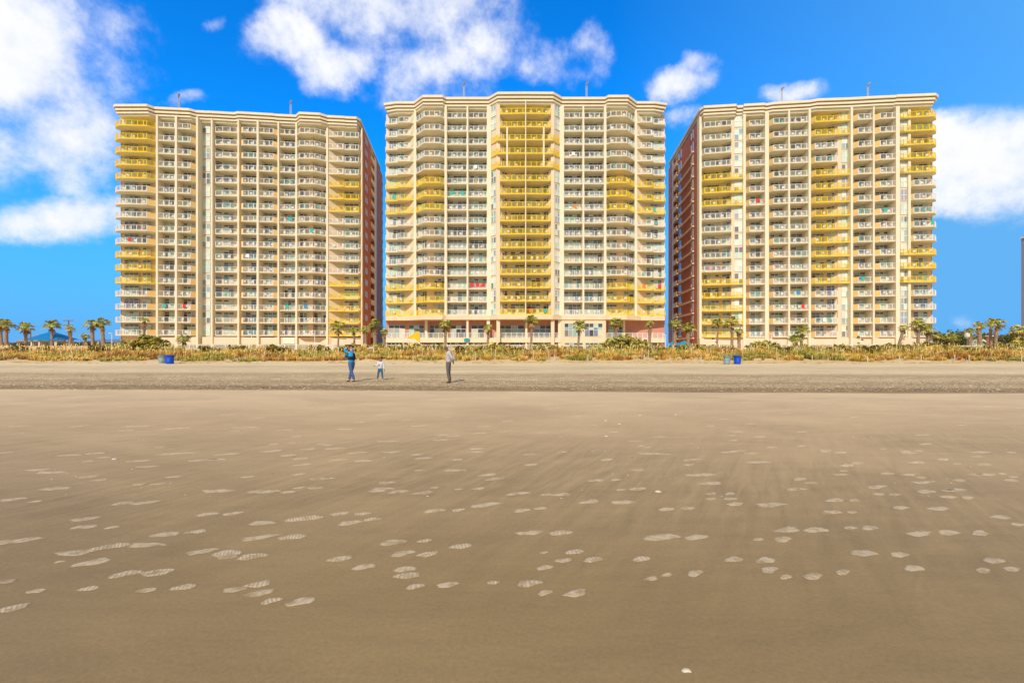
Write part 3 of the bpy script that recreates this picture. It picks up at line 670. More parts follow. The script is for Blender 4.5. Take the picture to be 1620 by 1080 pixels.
def exR(T,root,wall,off,zb,zr,nrm):
    u=T.U(1106.8,1.2); Vv=lambda p:T.V(p,u)
    D=T.D
    va,vb,vd=Vv(1072.5),Vv(1066),Vv(1057.5)
    s=side_wall(T,root,u,[(1.6,0),(va,0),(va,2.4),(vb,2.4),(vb,0),(vd,0)],BRICK,zb,zr); 
    t=side_wall(T,root,u,[(vb+.1,-.06),(vb+1.6,-.06)],SIDET,zb,zr); s.idx(t.v,t.f,SIDET)
    s.build('side_wall',root)
    bw=MB(); bw.seg(T.W(u,vd),T.W(T.U(1474,3),vd),.3,zb,zr,CREAM)
    uu=T.U(1474,3.0); bw.seg(T.W(uu,3.0),T.W(uu,vd),.3,zb,zr,CREAM); bw.build('rear_wall',root)
    nn=(-T.c,-T.s)
    w1,w2,w3,w4=Vv(1097),Vv(1094),Vv(1078),Vv(1074.5)
    for k in range(T.n):
        z=T.zf(k)
        for a,b in ((w1,w2),(w3,w4)):
            g,f=window_mesh(T.W(u,a),T.W(u,b),z+.5,z+2.5,.05,2,0,1,nn)
            for i in range(len(g.c)): g.c[i]=(.10,.16,.26)
            go=g.build('side_window',root,off=off); f.build('frame',go,off=off)
        p=MB()
        if k>0: p.prism([T.W(u-.32,w1-.4),T.W(u+.0,w1-.4),T.W(u+.0,w4),T.W(u-.32,w4)],z-.12,z+.22,SLAB)
        p.prism([T.W(u-.3,va),T.W(u+2.3,va),T.W(u+2.3,vb),T.W(u-.3,vb)],z,z+.22,SLAB)
        p.prism([T.W(u-.3,va+.05),T.W(u-.2,va+.05),T.W(u-.2,vb),T.W(u-.3,vb)],z+.22,z+1.2,SHADE)
        p.build('side_balcony',root)
    ext_base(T,root,off,[(1107,1212),(1217,1417),(1420,1470)],2.3,3.72,nrm,.75,[(1121+i*29,1146+i*29,1.3,2.2) for i in range(10)])
    w=MB(); w.seg(T.P(1107,2.4),T.P(1472,2.4),.2,1.0,4.0,BRICK2); w.build('ground_floor_wall',root)
    w=MB(); w.seg(T.P(1459,4.5),T.P(1459,9),.1,0,1,CREAM)
make_tower(TR,'hotel_tower','cream high-rise hotel with ochre balcony panels, rightmost of the three, brick side at left',baysR,piersR,cornR,54.5,exR,'right')

# ---- chairs on the balconies
def chair_mesh(m):
    c=MB()
    c.box((0,0,.42),(.5,.5,.05),m); c.prism([(-.25,.2),(.25,.2),(.25,.25),(-.25,.25)],.44,.95,m)
    for x in (-.22,.22):
        for y in (-.22,.22): c.box((x,y,.2),(.05,.05,.39),m)
        c.box((x*1.08,0,.66),(.05,.5,.04),m)
        c.box((x*1.08,-.2,.54),(.04,.04,.22),m)
    return c
CM={'white':mat('white_plastic',(.8,.79,.75),.5,.04),'tan':mat('tan_sling',(.55,.4,.26),.8),'teal':mat('teal_fabric',(.08,.5,.42),.8),'red':mat('red_fabric',(.75,.09,.05),.8)}
cms={k:chair_mesh(m).mesh('balcony_chair') for k,m in CM.items()}
stuffc=MB(); nchair=0
rc=random.Random(5); rc.shuffle(CHAIRS)
CHAIRS.sort(key=lambda t:(-round(t[7]/14)))
colno={}
for T,bi,k,B,z,word,yel,pw in CHAIRS:
    key=(word,bi)
    if key not in colno: colno[key]=None
for w in ('left','centre','right'):
    ks=sorted(b for (ww,b) in colno if ww==w)
    for i,b in enumerate(ks): colno[(w,b)]=i
for T,bi,k,B,z,word,yel,pw in CHAIRS:
    fr=B['front']; n=rc.choice((1,2,2,3)) if pw>22 else rc.choice((0,1,2))
    a,b=fr[0][0],fr[-1][0]; sp=[.3,.7] if n==2 else [.2,.5,.8] if n==3 else [rc.uniform(.3,.7)]
    kind='white' if rc.random()<.88 else rc.choice(('tan','teal'))
    if word=='centre' and bi==3 and k==13: kind='red'; n=2; sp=[.3,.7]
    for i in range(n):
        px=a+(b-a)*(sp[i]+rc.uniform(-.06,.06)); fv=max(v for p,v in fr if abs(p-px)<(b-a)*.7); fv=min(fv,1.2) if word!='centre' else fv
        # front edge depth at px
        for (p0,v0),(p1,v1) in zip(fr,fr[1:]):
            if p0<=px<=p1: fv=v0+(v1-v0)*(px-p0)/(p1-p0+1e-9)
        x,y=T.P(px,fv+rc.uniform(.55,.8)); rz=T.th+rc.uniform(-.7,.7)
        if nchair<290:
            o=link('balcony_chair',cms[kind],None,(x,y,z+.27)); o.rotation_euler=(0,0,rz); nchair+=1
            side='' if n==1 else (('left ','right ') if n==2 else ('left ','middle ','right '))[i]
            tag(o,f"{side}{kind} chair, {word} tower, {ORD[k]} balcony from top, {ORD[colno[(word,bi)]]} balcony column from left",'chair','chairs on the tower balconies')
        else:
            src=chair_mesh(CM[kind]); ca,sa=math.cos(rz),math.sin(rz); n0=len(stuffc.v)
            stuffc.v.extend((x+v[0]*ca-v[1]*sa,y+v[0]*sa+v[1]*ca,v[2]+z+.27) for v in src.v); ks=[stuffc.slot(m) for m in src.slots]
            stuffc.f.extend(tuple(j+n0 for j in f) for f in src.f); stuffc.m.extend(ks[m] for m in src.m); stuffc.c.extend(src.c)
if stuffc.f: tag(stuffc.build('balcony_chairs',kind='stuff'),'many more chairs on the narrower hotel balconies','chairs')

# ---- towels hung over the railings
def towels():
    cl=[('red',(.75,.05,.04)),('teal',(.05,.50,.42)),('orange',(.85,.25,.04)),('blue',(.06,.28,.60)),('white',(.85,.84,.8)),('pink',(.8,.35,.4))]
    spots=[('centre',TC,3,13,'red',.2),('centre',TC,3,13,'red',.5),('centre',TC,3,13,'red',.82),('centre',TC,8,7,'orange',.6),('centre',TC,11,13,'orange',.25),('centre',TC,11,13,'red',.8),('centre',TC,11,7,'teal',.6),('centre',TC,2,6,'teal',.25),('centre',TC,2,6,'teal',.8),
      ('centre',TC,0,6,'teal',.3),('centre',TC,6,15,'orange',.2),('centre',TC,6,15,'teal',.75),('left',TL,1,14,'teal',.4),('left',TL,2,14,'red',.4),('left',TL,7,14,'teal',.5),('left',TL,8,8,'teal',.5),('left',TL,0,9,'red',.35),('left',TL,7,7,'teal',.7),('left',TL,8,14,'blue',.3),
      ('right',TR,4,13,'blue',.45),('right',TR,4,14,'red',.7),('right',TR,7,12,'teal',.5),('right',TR,8,7,'teal',.5),('right',TR,0,11,'pink',.3),('right',TR,2,6,'red',.6),('right',TR,10,8,'teal',.85),('right',TR,5,15,'white',.5),('centre',TC,8,3,'white',.5),('centre',TC,3,4,'white',.4),('left',TL,5,10,'white',.5)]
    bb={'left':baysL,'centre':baysC,'right':baysR}; seen={}
    for word,T,bi,k,cn,f in spots:
        fr=bb[word][bi]['front']
        if bb[word][bi].get('noslab'): continue
        px=fr[0][0]+(fr[-1][0]-fr[0][0])*f
        for (p0,v0),(p1,v1) in zip(fr,fr[1:]):
            if p0<=px<=p1: a=T.P(px-2.6,v0+(v1-v0)*(px-2.6-p0)/(p1-p0)); b=T.P(px+2.6,v0+(v1-v0)*(px+2.6-p0)/(p1-p0))
        z=T.zf(k)+.26; m=MB(); mt=mat('towel_'+cn,dict(cl)[cn],.9,.08,3)
        nx,ny=T.s*.07,-T.c*.07; n=8
        for q in range(n):
            t0,t1=q/n,(q+1)/n; w0,w1=.03*math.sin(q*2.1+k),.03*math.sin((q+1)*2.1+k)
            A=(a[0]+(b[0]-a[0])*t0+nx*(1+w0*9),a[1]+(b[1]-a[1])*t0+ny*(1+w0*9)); B=(a[0]+(b[0]-a[0])*t1+nx*(1+w1*9),a[1]+(b[1]-a[1])*t1+ny*(1+w1*9))
            m.face([(A[0],A[1],z+.30+w0),(B[0],B[1],z+.30+w1),(B[0],B[1],z+1.10),(A[0],A[1],z+1.10)],mt)
            m.face([(A[0],A[1],z+1.10),(B[0],B[1],z+1.10),(B[0]-nx*3,B[1]-ny*3,z+1.10),(A[0]-nx*3,A[1]-ny*3,z+1.10)],mt)
        place='' if sum(1 for q in spots if q[:1]==(word,) and q[2:5]==(bi,k,cn))==1 else {.2:'left ',.25:'left ',.5:'middle ',.8:'right ',.82:'right '}[f]
        tag(m.build('beach_towel',smooth=True),f"{place}{cn} towel on the railing, {word} tower, {ORD[k]} floor from top, {ORD[colno[(word,bi)]]} balcony column",'towel','towels hung over balcony railings')
towels()
# ---- lamps on the roofs
def roof_lamp(px,ytop,Y,ztop,label):
    x=X(px,Y); zt=Z(ytop,Y); t=thing('roof_lamp',(x,Y,ztop-2),label,'lamp','lamps standing on the hotel roofs')
    p=MB(); p.tube([(x-.12,Y,ztop-2),(x-.12,Y,zt-.7)],.09,STEEL,6); p.tube([(x+.14,Y,ztop-2),(x+.14,Y,zt-.7)],.06,STEEL,6); p.box((x,Y,ztop-1.2),(.7,.6,.3),STEEL); p.build('post',t)
    h=MB(); h.tube([(x-.1,Y,zt-.8),(x,Y-.1,zt-.35),(x+.35,Y-.3,zt-.05)],[.12,.22,.16],mat('lamp_head',(.35,.28,.18),.5),8); h.build('lamp_head',t)
for a in ((283,149,102,54.9,'roof lamp above the left part of the left hotel'),(460,160,107,54.9,'roof lamp above the right part of the left hotel'),(734,131,103,56.7,'roof lamp left of centre on the middle hotel'),(928,131,103,56.7,'roof lamp right of centre on the middle hotel'),(1237,138,101,54.5,'roof lamp above the left part of the right hotel'),(1373,132,99,54.5,'roof lamp above the right part of the right hotel')): roof_lamp(*a)

# ------------------------------------------------------------------ palms
def frond(mb, o, az, el, L, n=11, droop=.6, tint=(.1,.2,.04), spread=1.15):
    o=Vector(o); d=Vector((math.cos(az)*math.cos(el),math.sin(az)*math.cos(el),math.sin(el)))
    side=Vector((-math.sin(az),math.cos(az),0)); up=side.cross(d)*-1
    if up.z<0: up=-up
    pe=o+d*L*.42 - Vector((0,0,1))*L*.05
    w=.025
    mb.face([o+side*w,o-side*w,pe-side*w,pe+side*w],FOL,(tint[0]*1.2,tint[1]*1.1,tint[2]))
    for i in range(n):
        a=(i/(n-1)-.5)*2*spread
        dd=(d*math.cos(a)+side*math.sin(a)).normalized()
        ll=L*.62*(1-.25*abs(a)/spread)*rr(.85,1.1)
        mid=pe+dd*ll*.55+up*.04*L; tip=pe+dd*ll-Vector((0,0,1))*ll*droop*rr(.4,1.1)
        pw=(dd.cross(up)).normalized()*L*.062
        c=rr(.75,1.3); cc=(tint[0]*c,tint[1]*c,tint[2]*c)
        mb.face([pe,mid-pw,tip,mid+pw],FOL,cc)
GREENS=[(.46,.42,.06),(.33,.35,.06),(.60,.48,.10),(.24,.25,.05)]
def crown_mesh(seed, r=1.25, n=30, dead=7):
    random.seed(seed); mb=MB()
    for i in range(n):
        az=i*2.399+rr(-.3,.3); el=math.asin(min(1,max(-.6,-.35+1.3*(i/n)+rr(-.12,.12))))
        frond(mb,(0,0,rr(-.1,.15)),az,el,r*rr(.8,1.15),9,.55,random.choice(GREENS))
    for i in range(dead):
        az=rr(0,6.28); frond(mb,(0,0,-.15),az,-1.1+rr(-.2,.3),r*rr(.6,.9),6,.3,(.40,.27,.10),.6)
    return mb.mesh('crown')
CROWNS=[crown_mesh(100+i,1.3,19+2*i,5+i) for i in range(4)]
random.seed(21)
def palm(px,yc,Y,rpx,lean=0,th=.17,boots=True,label='',k=0,dx=0):
    x=X(px,Y); zc=Z(yc,Y); xb=x-lean; zb=H(xb,Y)-.1
    t=thing('palm_tree',(xb,Y,zb),label,'palm tree','cabbage palms around the hotels')
    m=MB(); n=7; pts=[];rad=[]
    for i in range(n+1):
        f=i/n; pts.append((xb+lean*f**1.5+.04*math.sin(f*5+k),Y+.05*math.sin(f*4),zb+(zc-zb)*f)); rad.append(th*(1.15-.25*f)*(1+.08*math.sin(i*3.1)))
    m.tube(pts,rad,TRUNK,9)
    tk=m.build('trunk',t,smooth=True)
    if boots:
        b=MB(); hgt=min(1.6,(zc-zb)*.45)
        for i in range(26):
            f=R(); z=zc-.1-hgt*f; a=rr(0,6.28); r=th*1.0
            xx=x-lean*(.25*f)+.0
            p0=Vector((xx+math.cos(a)*r*.7,Y+math.sin(a)*r*.7,z)); p1=p0+Vector((math.cos(a)*.2,math.sin(a)*.2,.28))
            b.tube([p0,p1],[.07,.03],BOOT,4)
        b.build('boot_stubs',t)
    c=link('crown',CROWNS[k%4],t,(x-xb,0,zc-zb)); s=rpx/F*Y/1.27; c.scale=(s,s,s*.92); c.rotation_euler=(0,0,k*1.3)
    return t
def spec():
    L_=[]
    a=L_.append
    a((1,512,72,12,0,.2,'palm cut by the left edge of the frame'))
    a((11,513,74,12,.2,.22,'tall palm near the left edge, left of the blue gazebo'))
    a((41,518,76,13,0,.2,'palm with full crown between the left edge and the blue gazebo'))
    a((82,515,84,13,0,.2,'palm whose crown shows above the blue gazebo roof'))
    a((111,520,76,8,0,.2,'slim palm with narrow crown beside the utility pole'))
    a((134,532,74,8,0,.17,'short palm left of the pair near the left hotel'))
    a((146,513,72,12,0,.22,'left palm of the tall pair near the left hotel'))
    a((162,511,72,12,-.1,.24,'right palm of the tall pair near the left hotel, thick trunk'))
    a((228,506,66,8,0,.17,'palm rising out of the big palmetto bush at the left hotel'))
    a((290,536,60,12,0,.15,'small low palm in the grass before the left hotel'))
    a((535,517,62,15,0,.12,'slender palm in front of the right yellow balconies of the left hotel'))
    a((560,523,66,9,0,.14,'thin palm just right of the slender one by the left hotel'))
    a((578,521,70,9,0,.2,'shaggy palm at the left hotel brick side'))
    a((593,512,66,12,0,.28,'thick palm with golden crown before the gap between left and middle hotels'))
    a((608,525,72,8,0,.2,'low palm at the left edge of the middle hotel'))
    a((705,514,63,13,0,.17,'palm behind the man in grey, before the middle hotel'))
    a((772,519,68,10,0,.17,'palm right of the teal sign on the middle hotel'))
    a((841,506,62,13,.05,.15,'palm in front of the central pier of the middle hotel'))
    a((917,515,60,14,.25,.14,'palm with curved trunk before the big windows of the middle hotel'))
    a((975,511,68,13,0,.17,'palm rising behind the large palmetto bush at the middle hotel'))
    a((1028,512,64,9,0,.18,'palm before the right corner of the middle hotel'))
    a((1068,512,68,12,0,.22,'left palm of the pair beside the blue umbrellas'))
    a((1089,518,68,13,0,.24,'right shaggy palm of the pair beside the blue umbrellas'))
    a((1135,510,62,10,0,.12,'thin palm before the yellow balconies of the right hotel'))
    a((1158,509,60,14,0,.17,'tallest palm before the yellow balconies of the right hotel'))
    a((1169,524,62,9,0,.2,'shorter palm leaning on the tallest palm at the right hotel'))
    a((1269,523,60,13,.1,.16,'palm with loose crown before the third column of the right hotel'))
    a((1258,537,58,12,0,.16,'low dark palm beside the loose crowned palm at the right hotel'))
    a((1430,520,60,9,.7,.16,'leaning palm before the right end of the right hotel'))
    a((1453,513,62,14,0,.18,'tall palm before the right end of the right hotel'))
    a((1468,522,66,12,0,.2,'bushy palm at the right corner of the right hotel'))
    a((1480,532,66,11,0,.2,'low spreading palm just past the right hotel corner'))
    a((1549,515,76,10,-.2,.3,'dark trunked palm right of the globe street lamp'))
    a((1568,509,72,9,0,.18,'left palm of the tall close pair at the far right'))
    a((1577,512,70,13,.1,.2,'right palm of the tall close pair at the far right'))
    a((1535,525,80,9,0,.2,'palm behind the globe street lamp at the far right'))
    a((1612,522,74,14,.3,.2,'dark palm at the right edge of the frame'))
    a((1505,533,72,12,0,.2,'green palm left of the globe street lamp'))
    return L_
for i,(px,yc,Y,rp,ln,th,lab) in enumerate(spec()): palm(px,yc,Y,rp,ln,th,th>.15,lab,i)
def bush(px,ytop,Y,wpx,label,n=60,gold=.25,name='palmetto_bush',dark=1.0):
    n=int(n*1.5)
    x=X(px,Y); w=wpx/F*Y/2; h=Z(ytop,Y)-H(x,Y); mb=MB()
    for i in range(n):
        rx=rr(-1,1); ry=rr(-.5,.5); bx=x+rx*w*.8; by=Y+ry*w*.5
        hh=h*(1-.55*rx*rx)*rr(.55,.95); bz=H(bx,by)-.05
        az=rr(0,6.28); L=rr(1.0,1.5)
        b0=Vector((bx,by,bz)); b1=Vector((bx+math.cos(az)*.15,by+math.sin(az)*.15,bz+max(.2,hh-.6)))
        mb.face([b0+Vector((.03,0,0)),b0-Vector((.03,0,0)),b1-Vector((.02,0,0)),b1+Vector((.02,0,0))],FOL,(.25,.2,.08))
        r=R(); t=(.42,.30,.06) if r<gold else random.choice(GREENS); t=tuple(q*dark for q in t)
        frond(mb,b1,az,rr(-.1,1.25),L,9,.55,t)
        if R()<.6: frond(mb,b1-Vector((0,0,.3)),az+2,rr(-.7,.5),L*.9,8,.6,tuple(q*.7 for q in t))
    return tag(mb.build(name),label,'bush','palmetto bushes along the dunes' if name=='palmetto_bush' else 'low scrub clumps along the dunes')
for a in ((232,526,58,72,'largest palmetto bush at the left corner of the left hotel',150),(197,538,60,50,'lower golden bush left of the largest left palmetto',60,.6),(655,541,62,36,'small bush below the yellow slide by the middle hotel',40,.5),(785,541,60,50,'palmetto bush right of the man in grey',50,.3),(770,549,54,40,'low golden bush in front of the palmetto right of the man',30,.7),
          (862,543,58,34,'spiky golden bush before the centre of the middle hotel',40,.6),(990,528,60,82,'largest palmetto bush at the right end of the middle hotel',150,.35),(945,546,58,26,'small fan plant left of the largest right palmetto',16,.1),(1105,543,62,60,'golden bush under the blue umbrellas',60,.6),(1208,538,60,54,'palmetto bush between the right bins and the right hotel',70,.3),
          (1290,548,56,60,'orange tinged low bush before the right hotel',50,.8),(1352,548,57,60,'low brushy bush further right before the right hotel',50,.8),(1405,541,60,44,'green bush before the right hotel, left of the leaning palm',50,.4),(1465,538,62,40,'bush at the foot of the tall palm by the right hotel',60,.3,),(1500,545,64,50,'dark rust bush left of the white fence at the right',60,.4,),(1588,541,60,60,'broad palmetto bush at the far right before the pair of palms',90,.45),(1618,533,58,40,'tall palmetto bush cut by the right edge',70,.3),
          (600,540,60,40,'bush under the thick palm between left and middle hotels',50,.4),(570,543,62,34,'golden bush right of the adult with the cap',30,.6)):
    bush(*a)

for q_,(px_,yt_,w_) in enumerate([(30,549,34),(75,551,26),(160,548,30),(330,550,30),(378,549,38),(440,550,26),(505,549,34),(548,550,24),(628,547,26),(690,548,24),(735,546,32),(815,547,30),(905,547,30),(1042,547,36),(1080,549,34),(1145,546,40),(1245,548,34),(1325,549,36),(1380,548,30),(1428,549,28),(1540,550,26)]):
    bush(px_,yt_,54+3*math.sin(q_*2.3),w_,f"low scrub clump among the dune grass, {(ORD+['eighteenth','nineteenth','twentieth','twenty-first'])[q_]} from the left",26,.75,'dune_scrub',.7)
# woods far at the right and hedges far at the left
def leafmass(name,px0,px1,Y,ytops,label,cat,tints,n=900,kind=None,s=.28):
    mb=MB()
    for i in range(n):
        f=R(); px=px0+(px1-px0)*f; yy=Y+rr(-2.5,2.5); x=X(px,yy)
        k=f*(len(ytops)-1); j=min(int(k),len(ytops)-2); top=ytops[j]+(ytops[j+1]-ytops[j])*(k-j)
        zt=Z(top,Y)+.5*noise.noise(Vector((x*.7,1,1))); z=1.2+(zt-1.2)*R()**.7
        c=random.choice(tints); cf=rr(.6,1.35); a=rr(0,6.28)
        d1=Vector((math.cos(a),math.sin(a)*.6,rr(-.4,.6)))*s*rr(.6,1.4); d2=Vector((rr(-.5,.5),rr(-.5,.5),1))*s*.55
        p=Vector((x,yy,z)); mb.face([p-d1,p-d2,p+d1,p+d2],FOL,(c[0]*cf,c[1]*cf,c[2]*cf))
    o=mb.build(name,kind=kind); return tag(o,label,cat)
leafmass('hedge',-10,190,92,[541,543,542,541,542,543,543],'long dark hedge behind the dunes at the left','hedge',[(.12,.10,.05),(.2,.13,.07),(.08,.1,.04)],2600)
def broad_tree(px,ytop,Y,wpx,label,n=900):
    x=X(px,Y); w=wpx/F*Y/2; zt=Z(ytop,Y); t=thing('broadleaf_tree',(x,Y,1.2),label,'tree','trees beyond the right hotel')
    tr=MB(); tr.tube([(x,Y,1.0),(x+.1,Y,2.2),(x+.2,Y,zt-1)],[.25,.2,.1],TRUNK,7)
    for s in (-1,1): tr.tube([(x+.1,Y,2.0),(x+s*w*.5,Y+.3,zt-1.2)],[.12,.04],TRUNK,5)
    tr.build('trunk',t)
    mb=MB(); cl=[(rr(-.8,.8)*w,rr(-1.2,1.2),rr(.25,.85)) for _ in range(14)]
    for i in range(n):
        c=random.choice(cl); hh=zt-1.5
        p=Vector((x+c[0]+random.gauss(0,.5),Y+c[1]+random.gauss(0,.5),1.5+hh*c[2]+random.gauss(0,.38)))
        if p.z>zt+.2: continue
        tint=random.choice([(.05,.07,.02),(.09,.12,.03),(.16,.17,.04),(.28,.2,.05)]); cf=rr(.7,1.3)
        a=rr(0,6.28); s=.2; d1=Vector((math.cos(a),math.sin(a),rr(-.4,.4)))*s; d2=Vector((rr(-.4,.4),rr(-.4,.4),1))*s*.7
        mb.face([p-d1,p-d2,p+d1,p+d2],FOL,tuple(q*cf for q in tint))
    mb.build('crown',t)
for a in ((1495,527,88,24,'rounded dark tree just right of the right hotel'),(1513,523,86,30,'dark tree with flat top left of the globe lamp'),(1540,527,90,34,'dark tree behind the globe street lamp'),(1560,526,92,26,'olive tree behind the tall close pair of palms'),(1598,530,84,36,'dark tree right of the tall close pair of palms'),(1618,518,80,26,'tall dark tree at the right edge below the grey tower')): broad_tree(*a)

# ------------------------------------------------------------------ dune grass
def grass():
    mb=MB(); rnd=random.Random(4)
    cols=[(.80,.51,.10),(.72,.42,.07),(.84,.58,.17),(.58,.42,.07),(.42,.36,.06),(.86,.60,.22),(.64,.35,.08)]
    k=mb.slot(GRASSM)
    for i in range(7600):
        y=42.3+rnd.random()**1.25*17; x=rnd.uniform(-1.17,1.17)*y
        edge=2.6*noise.noise(Vector((x*.22,0,7)))+1.3*noise.noise(Vector((x*.8,y*.3,2)))
        if y<43.2+edge: continue
        d=noise.noise(Vector((x*.35,y*.35,1)))
        if d<-.22 and rnd.random()<.75: continue
        hs=(.36+.75*max(0,d)+.3*max(0,noise.noise(Vector((x*1.1,y*.8,31)))))*(1.5 if rnd.random()<.05 else 1)*(1.1 if y>46 else .62+.12*(y-42.5)); z=H(x,y); cbase=rnd.choice(cols)
        g=noise.noise(Vector((x*.15,y*.2,11)))
        if g>.12: cbase=(cbase[0]*.58,cbase[1]*.8,cbase[2]*.7)
        elif g<-.2: cbase=(cbase[0]*.7,cbase[1]*.55,cbase[2]*.6)
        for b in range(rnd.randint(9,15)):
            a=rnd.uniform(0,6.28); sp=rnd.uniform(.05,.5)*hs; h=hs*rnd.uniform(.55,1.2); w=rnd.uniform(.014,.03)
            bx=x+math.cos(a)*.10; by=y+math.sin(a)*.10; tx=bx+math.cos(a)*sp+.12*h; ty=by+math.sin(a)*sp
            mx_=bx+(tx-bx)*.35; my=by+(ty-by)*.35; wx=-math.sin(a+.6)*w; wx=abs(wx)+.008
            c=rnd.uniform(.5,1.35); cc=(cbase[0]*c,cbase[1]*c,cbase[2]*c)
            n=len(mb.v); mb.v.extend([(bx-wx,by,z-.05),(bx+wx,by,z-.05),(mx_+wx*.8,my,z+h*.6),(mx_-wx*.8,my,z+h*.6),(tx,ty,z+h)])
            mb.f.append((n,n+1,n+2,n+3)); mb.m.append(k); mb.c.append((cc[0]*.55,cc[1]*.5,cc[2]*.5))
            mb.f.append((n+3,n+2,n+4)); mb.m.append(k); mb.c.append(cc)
        if rnd.random()<.16:     # a seed plume on a long thin stalk
            h=rnd.uniform(.9,1.45); lx=rnd.uniform(-.3,.35); c=rnd.uniform(.8,1.1); pc=(.80*c,.62*c,.30*c); n=len(mb.v)
            mb.v.extend([(x-.008,y,z),(x+.008,y,z),(x+lx+.008,y,z+h*.75),(x+lx-.008,y,z+h*.75),(x+lx+.045,y,z+h*.86),(x+lx*1.5,y,z+h),(x+lx-.03,y,z+h*.88)])
            mb.f.extend([(n,n+1,n+2,n+3),(n+3,n+2,n+4,n+5,n+6)]); mb.m.extend((k,k)); mb.c.extend((pc,pc))
    tag(mb.build('dune_grass',kind='stuff'),'dry golden dune grass growing in front of the hotels','grass')
    # dry wrack lying at the dune foot
    wk=MB()
    for i in range(2600):
        y=rnd.uniform(39.5,43.2); x=rnd.uniform(-1.15,1.15)*y
        if noise.noise(Vector((x*.3,y*1.2,21)))<.12: continue
        a=rnd.uniform(-.4,.4); l=rnd.uniform(.1,.45); z=H(x,y)+rnd.uniform(.01,.05); c=rnd.uniform(.6,1.2)
        dx,dy=math.cos(a)*l,math.sin(a)*l
        wk.face([(x,y,z),(x+dx,y+dy,z+.01),(x+dx,y+dy+.03,z+.03),(x,y+.03,z+.03)],GRASSM,(.5*c,.3*c,.1*c))
    tag(wk.build('dry_wrack',kind='stuff'),'dry reed stalks lying on the sand at the foot of the dunes','wrack')
grass()

# ------------------------------------------------------------------ posts, fence, lamps, huts
def post(px,yt,yb_,label,rope=False):
    zb=None; Y=44.0
    for yy in [41+i*.25 for i in range(60)]:
        if HZ+(ZC-H(X(px,yy),yy))/yy*F<=yb_: Y=yy; break
    x=X(px,Y); z0=H(x,Y); z1=max(z0+.5,Z(yt,Y)); m=MB()
    m.tube([(x,Y,z0-.2),(x+.01,Y,z0+.3),(x+.02*math.sin(px),Y,z1-.03),(x+.02*math.sin(px),Y,z1)],[.045,.042,.04,.028],WOOD,8)
    tag(m.build('wooden_post',smooth=False),label,'post','short wooden posts along the dune edge')
PS=[(6,558,567),(26,555,562),(97,560,567),(110,559,567),(135,559,568),(188,560,568),(262,556,565),(280,560,568),(388,560,571),(415,560,571),(752,556,571),(784,553,567),(844,553,570),(868,553,570),(877,560,572),(930,560,574),(946,557,566),(1019,560,574),(1026,553,566),(1060,560,576),(1109,560,573),(1229,556,570),(1276,557,567),(1285,562,576),(1317,558,568),(1372,563,575),(1408,556,566),(1423,560,577),(1457,561,571),(1510,561,577),(1533,561,576),(1616,560,572)]
near=['left edge','left edge','left of the blue gazebo','under the blue gazebo','under the utility pole','left of the left bins','behind the left bins','just right of the left bins','before the left hotel middle','before the left hotel middle']
for i,(px,a,b) in enumerate(PS):
    ref = ('beach edge below the gazebo' if px<140 else 'near the left bins' if px<300 else 'before the left hotel' if px<600 else 'right of the man in grey' if px<800 else 'before the middle hotel' if px<1050 else 'near the right bins' if px<1200 else 'before the right hotel' if px<1480 else 'by the white fence')
    grp=[q for q in PS if (q[0]<140)==(px<140) and ref==('beach edge below the gazebo' if q[0]<140 else 'near the left bins' if q[0]<300 else 'before the left hotel' if q[0]<600 else 'right of the man in grey' if q[0]<800 else 'before the middle hotel' if q[0]<1050 else 'near the right bins' if q[0]<1200 else 'before the right hotel' if q[0]<1480 else 'by the white fence')]
    k=grp.index((px,a,b)); post(px,a,b,f"weathered wooden post {ref}, {ORD[k]} of {len(grp)} there counting from left")
def lamp_post(px,yt,Y,label,kind=0):
    x=X(px,Y); z1=Z(yt,Y); t=thing('lamp_post',(x,Y,1.2),label,'lamp post','lamp posts on the hotel terraces'); m=MB()
    m.tube([(x,Y,1.0),(x,Y,z1)],[.07,.05],WHITE if kind<2 else mat('green_steel',(.1,.22,.18),.5),8); m.build('pole',t)
    h=MB()
    if kind==0: h.box((x-.25,Y,z1),(.6,.3,.10),WHITE); h.box((x-.3,Y,z1-.07),(.35,.2,.05),STEEL)
    elif kind==1:
        for q in (0,1,2): h.tube([(x,Y,z1-.5*q-.1),(x+(.3 if q%2 else -.3),Y,z1-.5*q),(x+(.42 if q%2 else -.42),Y,z1-.5*q-.08)],[.05,.09,.13],DARK,6)
    else:
        h.tube([(x,Y,z1-.1),(x,Y,z1+.15),(x,Y,z1+.55),(x,Y,z1+.75)],[.1,.36,.36,.1],mat('globe',(.7,.66,.6),.3),10)
    h.build('lamp_head',t)
for a in ((398,528,78,'lamp post left of the script sign on the left hotel',0),(498,528,80,'lamp post right of the script sign on the left hotel',0),(574,530,80,'lamp post at the right corner of the left hotel',0),(177,527,90,'small lamp post left of the left hotel',0),(1053,530,80,'lamp post right of the middle hotel near the umbrellas',0),(1131,535,70,'dark multi headed lamp at the left of the right hotel',1),(1221,528,72,'lamp post between the right bins and the loose crowned palm',0),(1361,532,72,'dark multi headed lamp before the middle of the right hotel',1),(1530,534,72,'globe street lamp among the trees at the far right',2)): lamp_post(*a)
